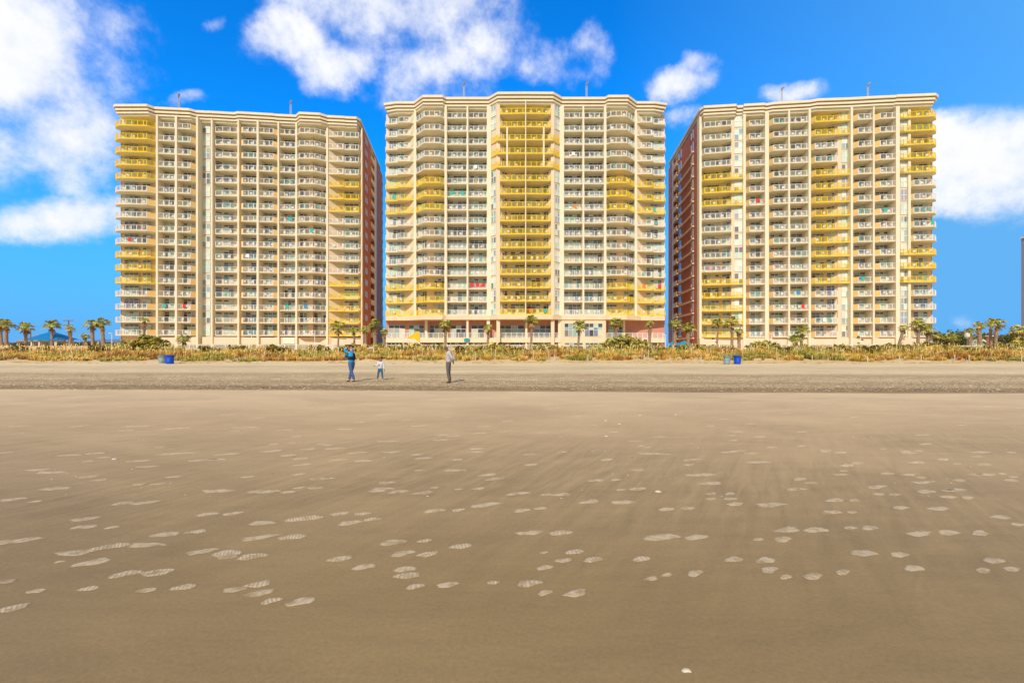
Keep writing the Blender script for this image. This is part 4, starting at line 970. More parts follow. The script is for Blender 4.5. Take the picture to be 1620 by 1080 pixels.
# trash bins
def bin_(px,label,blue,Y=39.5,w=.62,h=.78):
    x=X(px,Y); z=H(x,Y)-.02; m=mat('blue_plastic',(.006,.07,.52),.45,.1) if blue else mat('grey_plastic',(.22,.30,.31),.6,.25,6)
    t=thing('trash_barrel',(x,Y,z),label,'trash can','trash barrels on the beach')
    b=MB()
    b.tube([(x,Y,z),(x,Y,z+.05),(x,Y,z+h*.35),(x,Y,z+h*.37),(x,Y,z+h*.65),(x,Y,z+h*.67),(x,Y,z+h-.06)],[w*.41,w*.43,w*.455,w*.44,w*.47,w*.455,w*.485],m,20); b.build('barrel',t,smooth=True)
    r=MB(); r.tube([(x,Y,z+h-.07),(x,Y,z+h)],[w*.53,w*.53],m,20); r.tube([(x,Y,z+h-.005),(x,Y,z+h+.012)],[w*.45,w*.44],DARK,20); r.build('rim',t)
    hd=MB()
    for s in (-1,1): hd.box((x+s*w*.53,Y,z+h-.14),(.05,.18,.08),m)
    hd.build('handle',t)
bin_(256.8,'grey trash barrel on the sand before the left hotel',False,40,.6,.74); bin_(268.5,'blue trash barrel beside the grey one before the left hotel',True,39.2,.68,.77)
bin_(1150,'grey trash barrel on the sand before the right hotel',False,38.6,.58,.73); bin_(1166.5,'blue trash barrel beside the grey one before the right hotel',True,39,.62,.76)
# gazebo
def gazebo():
    Y=86; x=X(83.5,Y); t=thing('gazebo',(x,Y,1.2),'open gazebo with bright blue hipped roof behind the dunes','gazebo'); w=X(109,Y)-x
    bl=mat('blue_metal_roof',(.01,.20,.50),.45,.08); z0=Z(537,Y); z1=Z(524,Y)
    r=MB(); b=[(x-w,Y-w*.7,z0),(x+w,Y-w*.7,z0),(x+w,Y+w*.7,z0),(x-w,Y+w*.7,z0),(x,Y,z1)]
    r.idx(b,[(0,1,4),(1,2,4),(2,3,4),(3,0,4),(3,2,1,0)],bl)
    r.seg((x-w,Y-w*.7-.02),(x+w,Y-w*.7-.02),.06,z0-.15,z0+.02,bl)
    for p,q in ((0,4),(1,4)): r.tube([b[p],b[q]],.06,bl,5)
    r.build('roof',t)
    for sx,sy in ((-.72,-.6),(-.25,-.6),(.72,-.6),(-.72,.6),(.72,.6),(.2,.6)):
        p=MB(); p.box((x+sx*w,Y+sy*w*.9,(1.0+z0)/2),(.25,.25,z0-1.0),mat('post_paint',(.7,.62,.5),.8)); p.build('column',t)
gazebo()
def utility():
    Y=110; x=X(108.5,Y); t=thing('utility_pole',(x,Y,1.2),'wooden utility pole with two crossarms right of the blue gazebo','utility pole'); m=MB()
    m.tube([(x,Y,1),(x,Y,Z(506,Y))],[.2,.13],mat('pole_wood',(.2,.17,.14),.9),8); m.build('pole',t)
    for yy in (507,514.5):
        c=MB(); c.box((x,Y-.15,Z(yy,Y)),(2.3,.18,.2),mat('pole_wood',(.2,.17,.14),.9))
        for s in (-1,-.6,.6,1): c.tube([(x+s*1.0,Y-.15,Z(yy,Y)+.1),(x+s*1.0,Y-.15,Z(yy,Y)+.35)],.06,STEEL,5)
        c.build('crossarm',t)
    Y=100; x=X(48.5,Y); t=thing('utility_pole',(x,Y,1.2),'thin dark pole behind the palm left of the gazebo','utility pole'); m=MB(); m.tube([(x,Y,1),(x,Y,Z(520,Y))],[.13,.1],mat('pole_wood',(.2,.17,.14),.9),6); m.build('pole',t)
    c=MB(); c.tube([(x,Y,Z(520,Y)-.1),(x,Y-.1,Z(520,Y)+.2)],[.2,.1],STEEL,6); c.build('cap',t)
utility()
def house(px0,px1,ye,yr,Y,label,rc_,wc,D=8,gable=False):
    x0,x1=X(px0,Y),X(px1,Y); t=thing('low_house',((x0+x1)/2,Y,1.2),label,'house'); ze,zr=Z(ye,Y),Z(yr,Y)
    w=MB(); w.prism([(x0,Y),(x1,Y),(x1,Y+D),(x0,Y+D)],1.0,ze,wc)
    xm=(x0+x1)/2
    if gable: w.idx([(x0,Y,ze),(x1,Y,ze),(xm,Y,zr)],[(0,1,2)],wc)
    w.build('wall',t); r=MB()
    if gable:
        for a,b in ((x0-.4,xm),(x1+.4,xm)):
            r.idx([(a,Y-.4,ze-.2),(b,Y-.4,zr+.1),(b,Y+D,zr+.1),(a,Y+D,ze-.2)],[(0,1,2,3)],rc_)
            r.idx([(a,Y-.42,ze-.45),(b,Y-.42,zr-.15),(b,Y-.42,zr+.13),(a,Y-.42,ze-.17)],[(0,1,2,3)],TRIM)
    else:
        r.idx([(x0-.5,Y-.5,ze),(x1+.5,Y-.5,ze),(x1-1,Y+D/2,zr),(x0+1,Y+D/2,zr),(x1+.5,Y+D,ze),(x0-.5,Y+D,ze)],[(0,1,2,3),(1,4,2),(4,5,3,2),(5,0,3)],rc_)
    r.build('roof',t)
    for i in range(max(1,int((x1-x0)/3))):
        g,f=window_mesh((x0+1+i*3,Y),(x0+2.2+i*3,Y),1.9,min(ze-.3,3.0),.05,.7,0,1,(0,-1)); go=g.build('window',t,off=tuple(t.location)); f.build('frame',go,off=tuple(t.location))
house(26,58,540,529,118,'low house with tan walls and grey hip roof behind the left palms',mat('grey_roof',(.3,.28,.27),.9),mat('tan_house',(.6,.5,.4),.9))
house(132,200,541,536,112,'long low white building with blue grey roof left of the left hotel',mat('bluegrey_roof',(.12,.22,.38),.7),mat('white_house',(.75,.72,.66),.9))
house(1539,1566,548,537.5,84,'small house with teal green gable at the far right',mat('grey_roof2',(.5,.48,.45),.9),mat('teal_wall',(.30,.62,.50),.8),10,True)
def pillar():
    Y=78; x=X(1565,Y); m=MB(); m.box((x,Y,(1+Z(532,Y))/2),(.5,.5,Z(532,Y)-1),BRICK2); t=thing('gate_pillar',(x,Y,1.2),'narrow orange pillar with white cap beside the teal gable house','pillar'); m.build('shaft',t)
    c=MB(); c.box((x,Y,Z(531.5,Y)),(.75,.75,.16),WHITE); c.build('cap',t)
pillar()
# fences
def fence(px0,px1,Y,h,label,sp=.16,solid=False,z=1.15):
    x0,x1=X(px0,Y),X(px1,Y); t=thing('pool_fence',((x0+x1)/2,Y,z),label,'fence','low white fences behind the dunes'); m=MB()
    m.seg((x0,Y),(x1,Y),.06,z+h-.08,z+h,WHITE); m.seg((x0,Y),(x1,Y),.06,z+.12,z+.2,WHITE)
    n=int((x1-x0)/sp)
    for i in range(n+1):
        x=x0+(x1-x0)*i/n; m.box((x,Y,z+h/2),(.05,.04,h-.05),WHITE)
    m.build('pickets',t)
    n=max(1,int((x1-x0)/2.2)); p=MB()
    for i in range(n+1):
        p=MB(); x=x0+(x1-x0)*i/n; p.box((x,Y,z+h/2+.03),(.12,.12,h+.1),WHITE); p.build('fence_post',t)
fence(262,545,86,1.05,'white picket fence along the pool deck of the left hotel')
fence(612,880,88,1.0,'white picket fence along the deck of the middle hotel')
fence(1118,1455,84,1.05,'white picket fence along the deck of the right hotel')
def wallfence():
    Y=66; x0,x1=X(1506,Y),X(1556,Y); t=thing('white_fence',((x0+x1)/2,Y,1.1),'pale slatted fence with square panels at the far right','fence')
    wm=mat('pale_fence',(.66,.63,.52),.8,.12,3)
    for i in range(4):
        a=x0+(x1-x0)*i/4; b=x0+(x1-x0)*(i+1)/4; m=MB()
        for q in range(6): m.seg((a,Y),(b,Y),.05,1.0+q*.15,1.11+q*.15,wm)
        m.build('slat_panel',t); p=MB(); p.box((a,Y-.05,1.3),(.14,.12,1.2),WHITE); p.box(((a+b)/2,Y-.06,1.88),(b-a,.14,.09),WHITE); p.build('fence_post',t)
wallfence()
# umbrellas
def umbrella(px,yt,wpx,Y,label,ye):
    x=X(px,Y); w=wpx/F*Y/2; zt=Z(yt,Y); ze=Z(ye,Y); t=thing('beach_umbrella',(x,Y,1.2),label,'umbrella','blue umbrellas by the hotels'); m=MB(); n=10
    c=mat('umbrella_blue',(.01,.30,.48),.7,.08)
    pts=[(x,Y,zt)]+[(x+math.cos(6.283*i/n)*w*.5,Y+math.sin(6.283*i/n)*w*.5,zt-(zt-ze)*.35) for i in range(n)]+[(x+math.cos(6.283*i/n)*w,Y+math.sin(6.283*i/n)*w,ze) for i in range(n)]
    m.idx(pts,[(0,1+i,1+(i+1)%n) for i in range(n)]+[(1+i,1+n+i,1+n+(i+1)%n,1+(i+1)%n) for i in range(n)],c); m.build('canopy',t)
    p=MB(); p.tube([(x,Y,1.1),(x,Y,zt+.05)],.035,WHITE,6); p.build('pole',t)
umbrella(1066,540,26,80,'left blue umbrella between the middle and right hotels',546); umbrella(1083,539,26,76,'right blue umbrella between the middle and right hotels',545.5); umbrella(958,543,14,70,'small blue umbrella left of the largest right palmetto bush',547)
# beach stair canopy (yellow)
def slide():
    Y=92; t=thing('beach_stair',(X(652,Y),Y,1.2),'stair with bright yellow wedge shaped side panel at the middle hotel','stair'); m=MB()
    ym=mat('yellow_panel',(.86,.50,.02),.6,.06); A=(X(643,Y),Z(535.5,Y)); B=(X(658,Y),Z(524.5,Y)); C=(X(664,Y),Z(524.5,Y)); D=(X(664,Y),Z(546,Y)); E=(X(656,Y),Z(537,Y))
    for q in (Y,): m.idx([(p[0],q,p[1]) for p in (A,E,D,C,B)]+[(p[0],q+.25,p[1]) for p in (A,E,D,C,B)],[(0,1,2,3,4),(9,8,7,6,5),(0,5,6,1),(1,6,7,2),(2,7,8,3),(3,8,9,4),(4,9,5,0)],ym)
    m.build('side_panel',t)
    r=MB(); r.tube([(X(640,Y),Y-.3,Z(539,Y)),(X(656,Y),Y-.3,Z(537,Y)),(X(672,Y),Y-.3,Z(549,Y))],.12,WHITE,6); r.tube([(X(638,Y),Y-.2,1.2),(X(638,Y),Y-.2,Z(534,Y))],.07,WHITE,6); r.tube([(X(647,Y),Y-.2,1.2),(X(647,Y),Y-.2,Z(536,Y))],.07,WHITE,6); r.build('handrail',t)
    s=MB()
    for i in range(9): s.box((X(658,Y)+i*.26,Y+.9,1.2+(8-i)*.17),(.3,1.4,.08),TRIM)
    s.box((X(650,Y),Y+.9,2.55),(2.0,1.4,.12),TRIM); s.build('steps',t)
slide()
# T shaped rail near the adult
def tbar():
    Y=50; x=X(584,Y); z=H(x,Y); t=thing('beach_shower',(x,Y,z),'white pipe rail in the grass between the adult and the child','pipe rail'); m=MB()
    m.tube([(X(591,Y),Y,z-.2),(X(591,Y),Y,Z(551,Y)),(X(589,Y),Y,Z(550,Y)),(X(581,Y),Y,Z(551.5,Y))],.045,WHITE,6); m.build('pipe',t)
    s=MB(); s.tube([(X(585.5,Y),Y,Z(550.6,Y)),(X(585.5,Y),Y,Z(547,Y))],.03,WHITE,5); s.build('branch_pipe',t)
tbar()
# grey tower at the right edge
def far_tower():
    Y=210; x0=X(1615.5,Y+24); x1=x0+26; zt=Z(358,Y); t=thing('grey_tower',((x0+x1)/2,Y+12,1.2),'distant grey high-rise cut by the right edge of the frame','tower')
    g=mat('grey_concrete',(.36,.33,.36),.9,.08); m=MB(); m.prism([(x0,Y),(x1,Y),(x1,Y+24),(x0,Y+24)],1,zt,g); m.build('wall',t)
    c=MB(); c.prism([(x0-.4,Y-.4),(x1+.4,Y-.4),(x1+.4,Y+24.4),(x0-.4,Y+24.4)],zt,zt+.9,TRIM); c.build('cornice',t)
    for k in range(18):
        z=2+k*3.0; b=MB(); b.box(((x0+x1)/2+1,Y-.6,z),(20,1.2,.25),SLAB); b.build('balcony',t)
far_tower()
# low timber revetment behind the grass at left
def revet():
    Y=62; x0,x1=X(-30,Y),X(185,Y); m=MB(); m.seg((x0,Y),(x1,Y),.2,.9,Z(547,Y),mat('rust_board',(.62,.38,.22),.9,.2,2)); 
    n=24
    for i in range(n): m.box((x0+(x1-x0)*i/n,Y-.15,1.35),(.16,.14,1.1),WOOD)
    tag(m.build('timber_wall'),'low rust coloured timber wall behind the grass at the left','wall')
revet()

# ------------------------------------------------------------------ people
def skin_obj(name, verts, edges, rads, m, parent, sub=2, root=0):
    me=bpy.data.meshes.new(name); me.from_pydata(verts,edges,[]); o=bpy.data.objects.new(name+'_tmp',me); col.objects.link(o)
    sk=o.modifiers.new('s','SKIN'); sk.use_smooth_shade=True
    for i,r in enumerate(rads):
        sv=me.skin_vertices[0].data[i]; rr_=r if isinstance(r,tuple) else (r,r); sv.radius=rr_; sv.use_root=(i==root)
    ss=o.modifiers.new('u','SUBSURF'); ss.levels=sub; ss.render_levels=sub
    dg=bpy.context.evaluated_depsgraph_get(); ev=o.evaluated_get(dg); nm=bpy.data.meshes.new_from_object(ev); nm.name=name
    bpy.data.objects.remove(o); bpy.data.meshes.remove(me)
    nm.materials.clear(); nm.materials.append(m)
    nm.polygons.foreach_set('use_smooth',[True]*len(nm.polygons))
    return link(name,nm,parent)
def graph(chains, extra=0.0, sc=1.0):
    """chains: list of chains of (key,(x,y,z),r); shared keys are welded"""
    V=[];E=[];Rd=[];ix={}
    for ch in chains:
        prev=None
        for key,p,r in ch:
            if key not in ix:
                ix[key]=len(V); V.append(tuple(c*sc for c in p)); Rd.append(((r[0]+extra)*sc,(r[1]+extra)*sc) if isinstance(r,tuple) else (r+extra)*sc)
            i=ix[key]
            if prev is not None and (prev,i) not in E: E.append((prev,i))
            prev=i
    return V,E,Rd
SKIN1=mat('skin_brown',(.20,.09,.05),.55,.06,9,spec=.4); SKIN2=mat('skin_fair',(.62,.36,.26),.55,.06,9,spec=.4)
JEANS=mat('blue_denim',(.07,.13,.30),.85,.25,14); JEANS2=mat('child_denim',(.05,.14,.24),.85,.25,14); GREYT=mat('grey_trousers',(.14,.125,.12),.9,.12,9); HOOD=mat('grey_hoodie',(.52,.48,.50),.9,.12,9)
BLACK=mat('black_cloth',(.015,.015,.02),.8,.1,9); CYAN=mat('bright_blue_fleece',(.01,.36,.75),.8,.12,9); SHIRT=mat('pale_grey_shirt',(.62,.66,.68),.85,.08,9); SOLE=mat('shoe_white',(.7,.68,.62),.6); HAIR=mat('dark_hair',(.02,.012,.01),.6); CAPM=mat('dark_cap',(.03,.015,.02),.7)
def fingers(hand, d, pre, size=1.0, curl=.5):
    """five short chains from a palm; d is the hand direction"""
    d=Vector(d).normalized(); h=Vector(hand); s=d.cross(Vector((0,1,0)));  s=s.normalized() if s.length>.1 else Vector((1,0,0)); out=[]; n=s.cross(d)
    for i,(o,l) in enumerate(((-.03,.062),(-.01,.072),(.012,.068),(.032,.052))):
        a=h+d*.045*size+n*o*size*1.0; b=a+d*l*.5*size; c=b+(d*(1-curl)+s*curl).normalized()*l*.5*size
        out.append([(pre+'h',hand,.026*size),(pre+f'f{i}a',tuple(a),.011*size),(pre+f'f{i}b',tuple(b),.0095*size),(pre+f'f{i}c',tuple(c),.008*size)])
    a=h+n*-.04*size+d*.015*size; b=a+(d*.7-n*.5+s*.3).normalized()*.035*size
    out.append([(pre+'h',hand,.026*size),(pre+'ta',tuple(a),.012*size),(pre+'tb',tuple(b),.010*size)])
    return out
def head(p, face, k=1.0, pre='hd', sc=1.0):
    p=Vector(p); f=Vector(face).normalized()
    return [[('neck',None,None)]]
def person(loc, J, label, skin, top_m, leg_m, shoe_m, face, hs=1.0, vest=None, hat=None, hair=None, wide=1.0, emblem=False, size=1.0):
    t=thing('person',loc,label,'person'); f=Vector(face).normalized()
    hc=Vector(J['head']); nk=Vector(J['neck']); 
    chin=hc-Vector((0,0,.095*hs))+f*.035*hs
    body=[[('pel',J['pelvis'],(.07*wide,.06*wide)),('wst',J['waist'],(.09*wide,.075*wide)),('chs',J['chest'],(.11*wide,.09*wide)),('upc',J['upc'],(.10*wide,.075)),('nck',J['neck'],.052*hs),('hlo',tuple(hc-Vector((0,0,.055*hs))+f*.012),(.068*hs,.075*hs)),('hmid',tuple(hc+Vector((0,0,.01))),(.078*hs,.09*hs)),('htop',tuple(hc+Vector((0,0,.07*hs))-f*.01),(.066*hs,.078*hs))],
          [('hlo',tuple(hc),.07),('nose',tuple(hc-Vector((0,0,.015))+f*.098*hs),.012*hs)]]
    sidev=f.cross(Vector((0,0,1))).normalized()
    for s in (-1,1): body.append([('hmid',tuple(hc),.07),(f'ear{s}',tuple(hc+sidev*s*.088*hs-Vector((0,0,.005))),.014*hs)])
    topc=[body[0][0:5]]
    topc=[[('bot',tuple(Vector(J['pelvis'])*.7+Vector(J['waist'])*.3),(.165*wide,.14*wide)),('wst',J['waist'],(.15*wide,.125*wide)),('chs',J['chest'],(.165*wide,.135*wide)),('upc',J['upc'],(.14*wide,.10*wide)),('nck',tuple(nk-Vector((0,0,.015))),.065*hs)]]
    legc=[]; 
    for s in ('l','r'):
        sh,el,ha=J[s+'sh'],J[s+'el'],J[s+'ha']
        hv=Vector(ha)-Vector(el); fa=tuple(Vector(el)+hv*.85)
        body.append([('upc',J['upc'],.1),(s+'sh',sh,.055*wide),(s+'el',el,.04*wide),(s+'wr',fa,.026),(s+'h',ha,.03)])
        body+=fingers(ha,hv,s,hs if hs<1 else 1.0)
        topc.append([('upc',J['upc'],.1),(s+'sh',sh,.062*wide),(s+'um',tuple((Vector(sh)+Vector(el))/2),.058*wide),(s+'el',el,.052*wide),(s+'wr',tuple(Vector(el)+hv*.82),.036)])
        hp,kn,an,to=J[s+'hp'],J[s+'kn'],J[s+'an'],J[s+'to']
        mid=tuple((Vector(hp)+Vector(kn))/2)
        body.append([('pel',J['pelvis'],.1),(s+'hp',hp,.055*wide),(s+'kn',kn,.045*wide),(s+'an',an,.036),(s+'to',to,.03)])
        legc.append([('pel',J['pelvis'],(.135*wide,.11*wide)),(s+'hp',hp,.095*wide),(s+'mid',mid,.082*wide),(s+'kn',kn,.066*wide),(s+'cf',tuple((Vector(kn)+Vector(an))/2),.062*wide),(s+'an',an,.055*wide)])
        hl=tuple(Vector(an)*1.0-Vector((0,0,.045))-(Vector(to)-Vector(an))*.25)
        V,E,Rd=graph([[('h',hl,.042),('m',tuple((Vector(an)-Vector((0,0,.05))+Vector(to))/2),.045),('t',to,.034)]],0,1)
        skin_obj('shoe',V,E,Rd,shoe_m,t,2)
    legc.append([('pel',J['pelvis'],.1),('wst',J['waist'],(.135*wide,.115*wide))])
    V,E,Rd=graph(body); skin_obj('body',V,E,Rd,skin,t)
    V,E,Rd=graph(topc,.012); skin_obj('top',V,E,Rd,top_m,t)
    V,E,Rd=graph(legc); skin_obj('trousers',V,E,Rd,leg_m,t)
    if vest:
        V,E,Rd=graph([[('a',tuple(Vector(J['waist'])-Vector((0,0,.06))),(.19*wide,.16*wide)),('b',J['chest'],(.20*wide,.17*wide)),('c',tuple(Vector(J['upc'])+Vector((0,0,.04))),(.16*wide,.12*wide))]]); skin_obj('vest',V,E,Rd,vest,t)
    if hair or hat:
        m=hair or hat; V,E,Rd=graph([[('z',tuple(hc+Vector((0,0,-.02))-f*.045),(.085*hs,.085*hs)),('a',tuple(hc+Vector((0,0,.045))-f*.025),(.115*hs,.12*hs)),('b',tuple(hc+Vector((0,0,.11*hs))-f*.01),(.10*hs,.11*hs))]]); skin_obj('hair' if hair else 'cap',V,E,Rd,m,t)
    if hat:
        bd=f; b=MB(); c0=hc+Vector((0,0,.045))+bd*.07; sd=sidev
        pts=[]; n=9
        for i in range(n):
            a=-1.3+2.6*i/(n-1); pts.append(c0+bd*(.03+.10*math.cos(a))+sd*.085*math.sin(a)+Vector((0,0,-.02*math.cos(a))))
        low=[p-Vector((0,0,.012)) for p in pts]
        b.idx(pts+low,[tuple(range(n)),tuple(range(2*n-1,n-1,-1))]+[(i,i+1,n+i+1,n+i) for i in range(n-1)],hat); b.build('cap_brim',t,off=(0,0,0))
    if emblem:
        b=MB(); y=J['chest'][1]-.125; b.tube([(-.03,y,.80),(-.045,y-.005,.76),(-.01,y-.005,.74),(-.03,y,.69),(-.05,y,.67)],.012,mat('emblem',(.25,.06,.05),.7),5); b.tube([(.0,y,.80),(.03,y,.77)],.010,MATS['emblem'],5); b.build('shirt_emblem',t,off=(0,0,0))
    t.scale=(size,)*3
    return t
def gy(px,py):
    Y=20.0
    for _ in range(40): Y=(ZC-H(X(px,Y),Y))*F/(py-HZ)
    return Y
Y1=gy(556,603.5); x1=X(556,Y1)
J=dict(pelvis=(.02,0,.86),waist=(.0,0,.99),chest=(.03,0,1.19),upc=(.01,0,1.35),neck=(.0,-.02,1.46),head=(.01,-.03,1.60),
 lsh=(-.05,-.17,1.37),lel=(-.23,-.27,1.45),lha=(-.13,-.22,1.60), rsh=(-.04,.15,1.35),rel=(-.27,.02,1.16),rha=(-.24,-.12,1.30),
 lhp=(-.03,-.08,.80),lkn=(.03,-.07,.45),lan=(.15,-.06,.09),lto=(.05,-.16,.035), rhp=(.05,.08,.80),rkn=(-.05,.07,.44),ran=(-.13,.06,.09),rto=(-.24,-.02,.035))
person((x1,Y1,H(x1,Y1)-.005),J,'adult in dark cap, black vest over bright blue sleeves and jeans, arms raised',SKIN2,CYAN,JEANS,mat('shoe_dark',(.04,.04,.06),.7),(.75,-.4,-.1),1.05,BLACK,hat=CAPM,wide=1.12,size=1.0)
Y2=gy(601.5,601); x2=X(601.5,Y2)
J=dict(pelvis=(.0,0,.53),waist=(.0,0,.62),chest=(.01,0,.76),upc=(.02,0,.86),neck=(.02,-.01,.92),head=(.035,-.02,1.04),
 lsh=(-.10,-.01,.86),lel=(-.12,-.06,.72),lha=(-.235,-.12,.70), rsh=(.13,0,.86),rel=(.18,-.01,.68),rha=(.21,-.03,.50),
 lhp=(-.06,0,.49),lkn=(-.10,-.01,.27),lan=(-.135,0,.07),lto=(-.16,-.11,.03), rhp=(.07,0,.49),rkn=(.10,-.01,.27),ran=(.125,0,.07),rto=(.14,-.11,.03))
person((x2,Y2,H(x2,Y2)-.005),J,'small child in pale grey shirt and jeans, arms held out, beside the capped adult',mat('skin_child',(.40,.20,.14),.55,.06),SHIRT,JEANS2,SOLE,(-.45,-.9,-.15),.88,hair=HAIR,wide=.74,emblem=True)
Y3=gy(710,605.5); x3=X(710,Y3)
J=dict(pelvis=(-.02,0,.88),waist=(-.01,0,1.02),chest=(.0,0,1.22),upc=(.02,0,1.38),neck=(-.04,-.01,1.47),head=(-.115,-.03,1.585),
 lsh=(.03,-.17,1.38),lel=(.17,-.20,1.14),lha=(.19,-.05,.95), rsh=(.05,.16,1.38),rel=(.19,.18,1.14),rha=(.20,.03,.93),
 lhp=(-.03,-.08,.82),lkn=(-.03,-.08,.46),lan=(.04,-.07,.09),lto=(-.10,-.11,.035), rhp=(.0,.08,.82),rkn=(.0,.07,.46),ran=(.06,.06,.09),rto=(-.08,.03,.035))
person((x3,Y3,H(x3,Y3)-.005),J,'bald man in grey hooded sweatshirt and dark trousers, head bowed, hands behind back',SKIN1,HOOD,GREYT,mat('shoe_black',(.03,.03,.03),.6),(-.9,-.35,-.35),1.03,wide=1.03)

# ------------------------------------------------------------------ world, sun, camera
SUN_EL=math.radians(38); SUN_AZ=(-.22,-1.0)     # towards the sun, seen from the beach: behind the camera, slightly left
w=bpy.data.worlds.new('World'); scene.world=w; w.use_nodes=True; nt=w.node_tree; N=nt.nodes; L=nt.links
for n in list(N): N.remove(n)
out=N.new('ShaderNodeOutputWorld'); bg=N.new('ShaderNodeBackground'); L.new(bg.outputs[0],out.inputs[0])
def M(op,a,b=None,c=None,clamp=False):
    n=N.new('ShaderNodeMath'); n.operation=op; n.use_clamp=clamp
    for i,v in enumerate((a,b,c)):
        if v is None: continue
        if isinstance(v,(int,float)): n.inputs[i].default_value=v
        else: L.new(v,n.inputs[i])
    return n.outputs[0]
sky=N.new('ShaderNodeTexSky'); sky.sky_type='NISHITA'; sky.sun_disc=False; sky.sun_elevation=SUN_EL; sky.sun_rotation=math.atan2(SUN_AZ[0],SUN_AZ[1]) % (2*math.pi)
sky.air_density=1.0; sky.dust_density=.3; sky.ozone_density=2.5
tc=N.new('ShaderNodeTexCoord'); sep=N.new('ShaderNodeSeparateXYZ'); L.new(tc.outputs['Generated'],sep.inputs[0])
dx,dy,dz=sep.outputs
ay=M('MAXIMUM',M('ABSOLUTE',dy),.05)
a=M('DIVIDE',dx,ay); b=M('DIVIDE',dz,ay)
pxn=M('MULTIPLY_ADD',a,F,CX); pyn=M('MULTIPLY_ADD',b,-F,HZ)
# distort
nz=N.new('ShaderNodeTexNoise'); nz.inputs['Scale'].default_value=3.2; nz.inputs['Detail'].default_value=9; nz.inputs['Roughness'].default_value=.6; L.new(tc.outputs['Generated'],nz.inputs['Vector'])
nz2=N.new('ShaderNodeTexNoise'); nz2.inputs['Scale'].default_value=7; nz2.inputs['Detail'].default_value=9; nz2.inputs['Roughness'].default_value=.62; L.new(tc.outputs['Generated'],nz2.inputs['Vector'])
sc=N.new('ShaderNodeSeparateColor'); L.new(nz.outputs['Color'],sc.inputs[0])
qx=M('ADD',pxn,M('MULTIPLY',M('SUBTRACT',sc.outputs[0],.5),170)); qy=M('ADD',pyn,M('MULTIPLY',M('SUBTRACT',sc.outputs[1],.5),150))
BL=[(40,90,175,130,1.25),(110,200,110,100,1.1),(-30,225,190,70,.85),(105,345,140,45,.95),(-60,-60,200,120,1.0),
    (650,5,190,85,.95),(540,95,90,50,.95),(690,105,100,55,1.0),(455,60,80,50,.9),(760,60,110,60,.8),(870,85,90,50,.66),(940,70,45,40,.6),(690,160,120,40,.45),
    (1060,122,62,32,.85),(1095,95,34,24,.75),(335,35,26,24,.35),(300,160,46,16,.4),(1235,150,60,22,.45),(1075,178,60,25,.5),
    (1560,260,110,80,1.25),(1500,210,60,40,1.0),(1640,250,120,80,1.2),(1500,325,60,28,.7),(1505,512,40,18,.2)]
fld=None
for cx_,cy_,rx,ry,s in BL:
    u=M('DIVIDE',M('SUBTRACT',qx,cx_),rx); v=M('DIVIDE',M('SUBTRACT',qy,cy_),ry)
    d=M('ADD',M('MULTIPLY',u,u),M('MULTIPLY',v,v)); g=M('SUBTRACT',s,d)
    fld=g if fld is None else M('SMOOTH_MAX',fld,g,.25)
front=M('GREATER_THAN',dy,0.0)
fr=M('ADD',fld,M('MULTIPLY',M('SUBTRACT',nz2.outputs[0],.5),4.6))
back=M('MULTIPLY_ADD',M('SUBTRACT',nz.outputs[0],.5),6.0,.75)  # unseen cloud cover behind the camera, added to neutralise the blue fill
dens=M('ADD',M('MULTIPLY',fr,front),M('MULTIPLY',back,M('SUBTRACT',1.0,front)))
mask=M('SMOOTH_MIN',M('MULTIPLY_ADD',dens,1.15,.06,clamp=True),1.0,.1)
mr=N.new('ShaderNodeMapRange'); mr.interpolation_type='SMOOTHERSTEP'; L.new(dens,mr.inputs['Value']); mr.inputs['From Min'].default_value=-.55; mr.inputs['From Max'].default_value=1.5; 
mask=mr.outputs[0]
mask=M('MULTIPLY',mask,M('GREATER_THAN',dz,0.0))
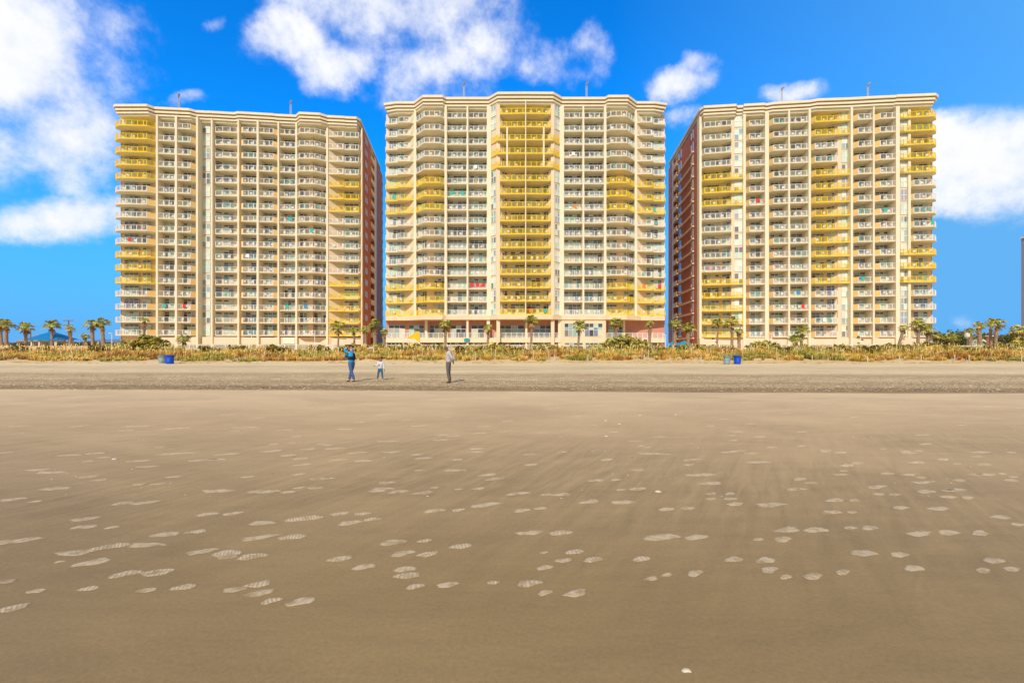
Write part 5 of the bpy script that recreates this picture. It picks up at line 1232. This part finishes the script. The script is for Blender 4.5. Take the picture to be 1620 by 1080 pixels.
# clear sky: Nishita, saturated the way the picture shows it, hazier to the right and at the horizon
tint=N.new('ShaderNodeMix'); tint.data_type='RGBA'; tint.blend_type='MULTIPLY'; tint.inputs['Factor'].default_value=1
L.new(sky.outputs[0],tint.inputs['A']); tint.inputs['B'].default_value=(.04,1.40,2.85,1)
haze=N.new('ShaderNodeMix'); haze.data_type='RGBA'
hz=M('ADD',M('MULTIPLY',M('SUBTRACT',a,.22),.75,clamp=True),M('MULTIPLY',M('SUBTRACT',.36,dz),3.0,clamp=True),clamp=True)
hz=M('MULTIPLY',hz,front); L.new(hz,haze.inputs['Factor']); L.new(tint.outputs['Result'],haze.inputs['A']); haze.inputs['B'].default_value=(1.3,4.6,9.3,1)
cl=N.new('ShaderNodeMix'); cl.data_type='RGBA'
shade=M('MULTIPLY_ADD',nz2.outputs[0],.9,.45,clamp=True)
cc=N.new('ShaderNodeMix'); cc.data_type='RGBA'; L.new(shade,cc.inputs['Factor']); cc.inputs['A'].default_value=(5.6,6.6,9.0,1); cc.inputs['B'].default_value=(10,10.1,10.6,1)
L.new(mask,cl.inputs['Factor']); L.new(haze.outputs['Result'],cl.inputs['A']); L.new(cc.outputs['Result'],cl.inputs['B'])
warm=N.new('ShaderNodeMix'); warm.data_type='RGBA'; warm.blend_type='MULTIPLY'; L.new(M('SUBTRACT',1.0,front),warm.inputs['Factor']); L.new(cl.outputs['Result'],warm.inputs['A']); warm.inputs['B'].default_value=(.66,.56,.46,1)  # unseen back half of the sky tinted warm to balance the fill
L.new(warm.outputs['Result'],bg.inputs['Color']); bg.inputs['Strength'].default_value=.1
sd=bpy.data.lights.new('sun','SUN'); sd.energy=3.55; sd.angle=math.radians(.53); sd.color=(1,.89,.72)
so=bpy.data.objects.new('sun',sd); col.objects.link(so)
dirv=Vector((SUN_AZ[0],SUN_AZ[1],0)).normalized()*math.cos(SUN_EL)+Vector((0,0,math.sin(SUN_EL)))
so.rotation_euler=dirv.to_track_quat('Z','Y').to_euler(); so.location=(0,-20,60)
cd=bpy.data.cameras.new('camera'); cd.sensor_width=36; cd.lens=16; cd.shift_y=9/1620; cd.clip_end=9000; cd.clip_start=.05
co=bpy.data.objects.new('camera',cd); col.objects.link(co); co.location=(0,0,ZC); co.rotation_euler=(math.pi/2,0,0); scene.camera=co
scene.view_settings.view_transform='Standard'; scene.view_settings.look='None'; scene.view_settings.exposure=0; scene.view_settings.gamma=1
scene.render.engine='CYCLES'; scene.cycles.max_bounces=6
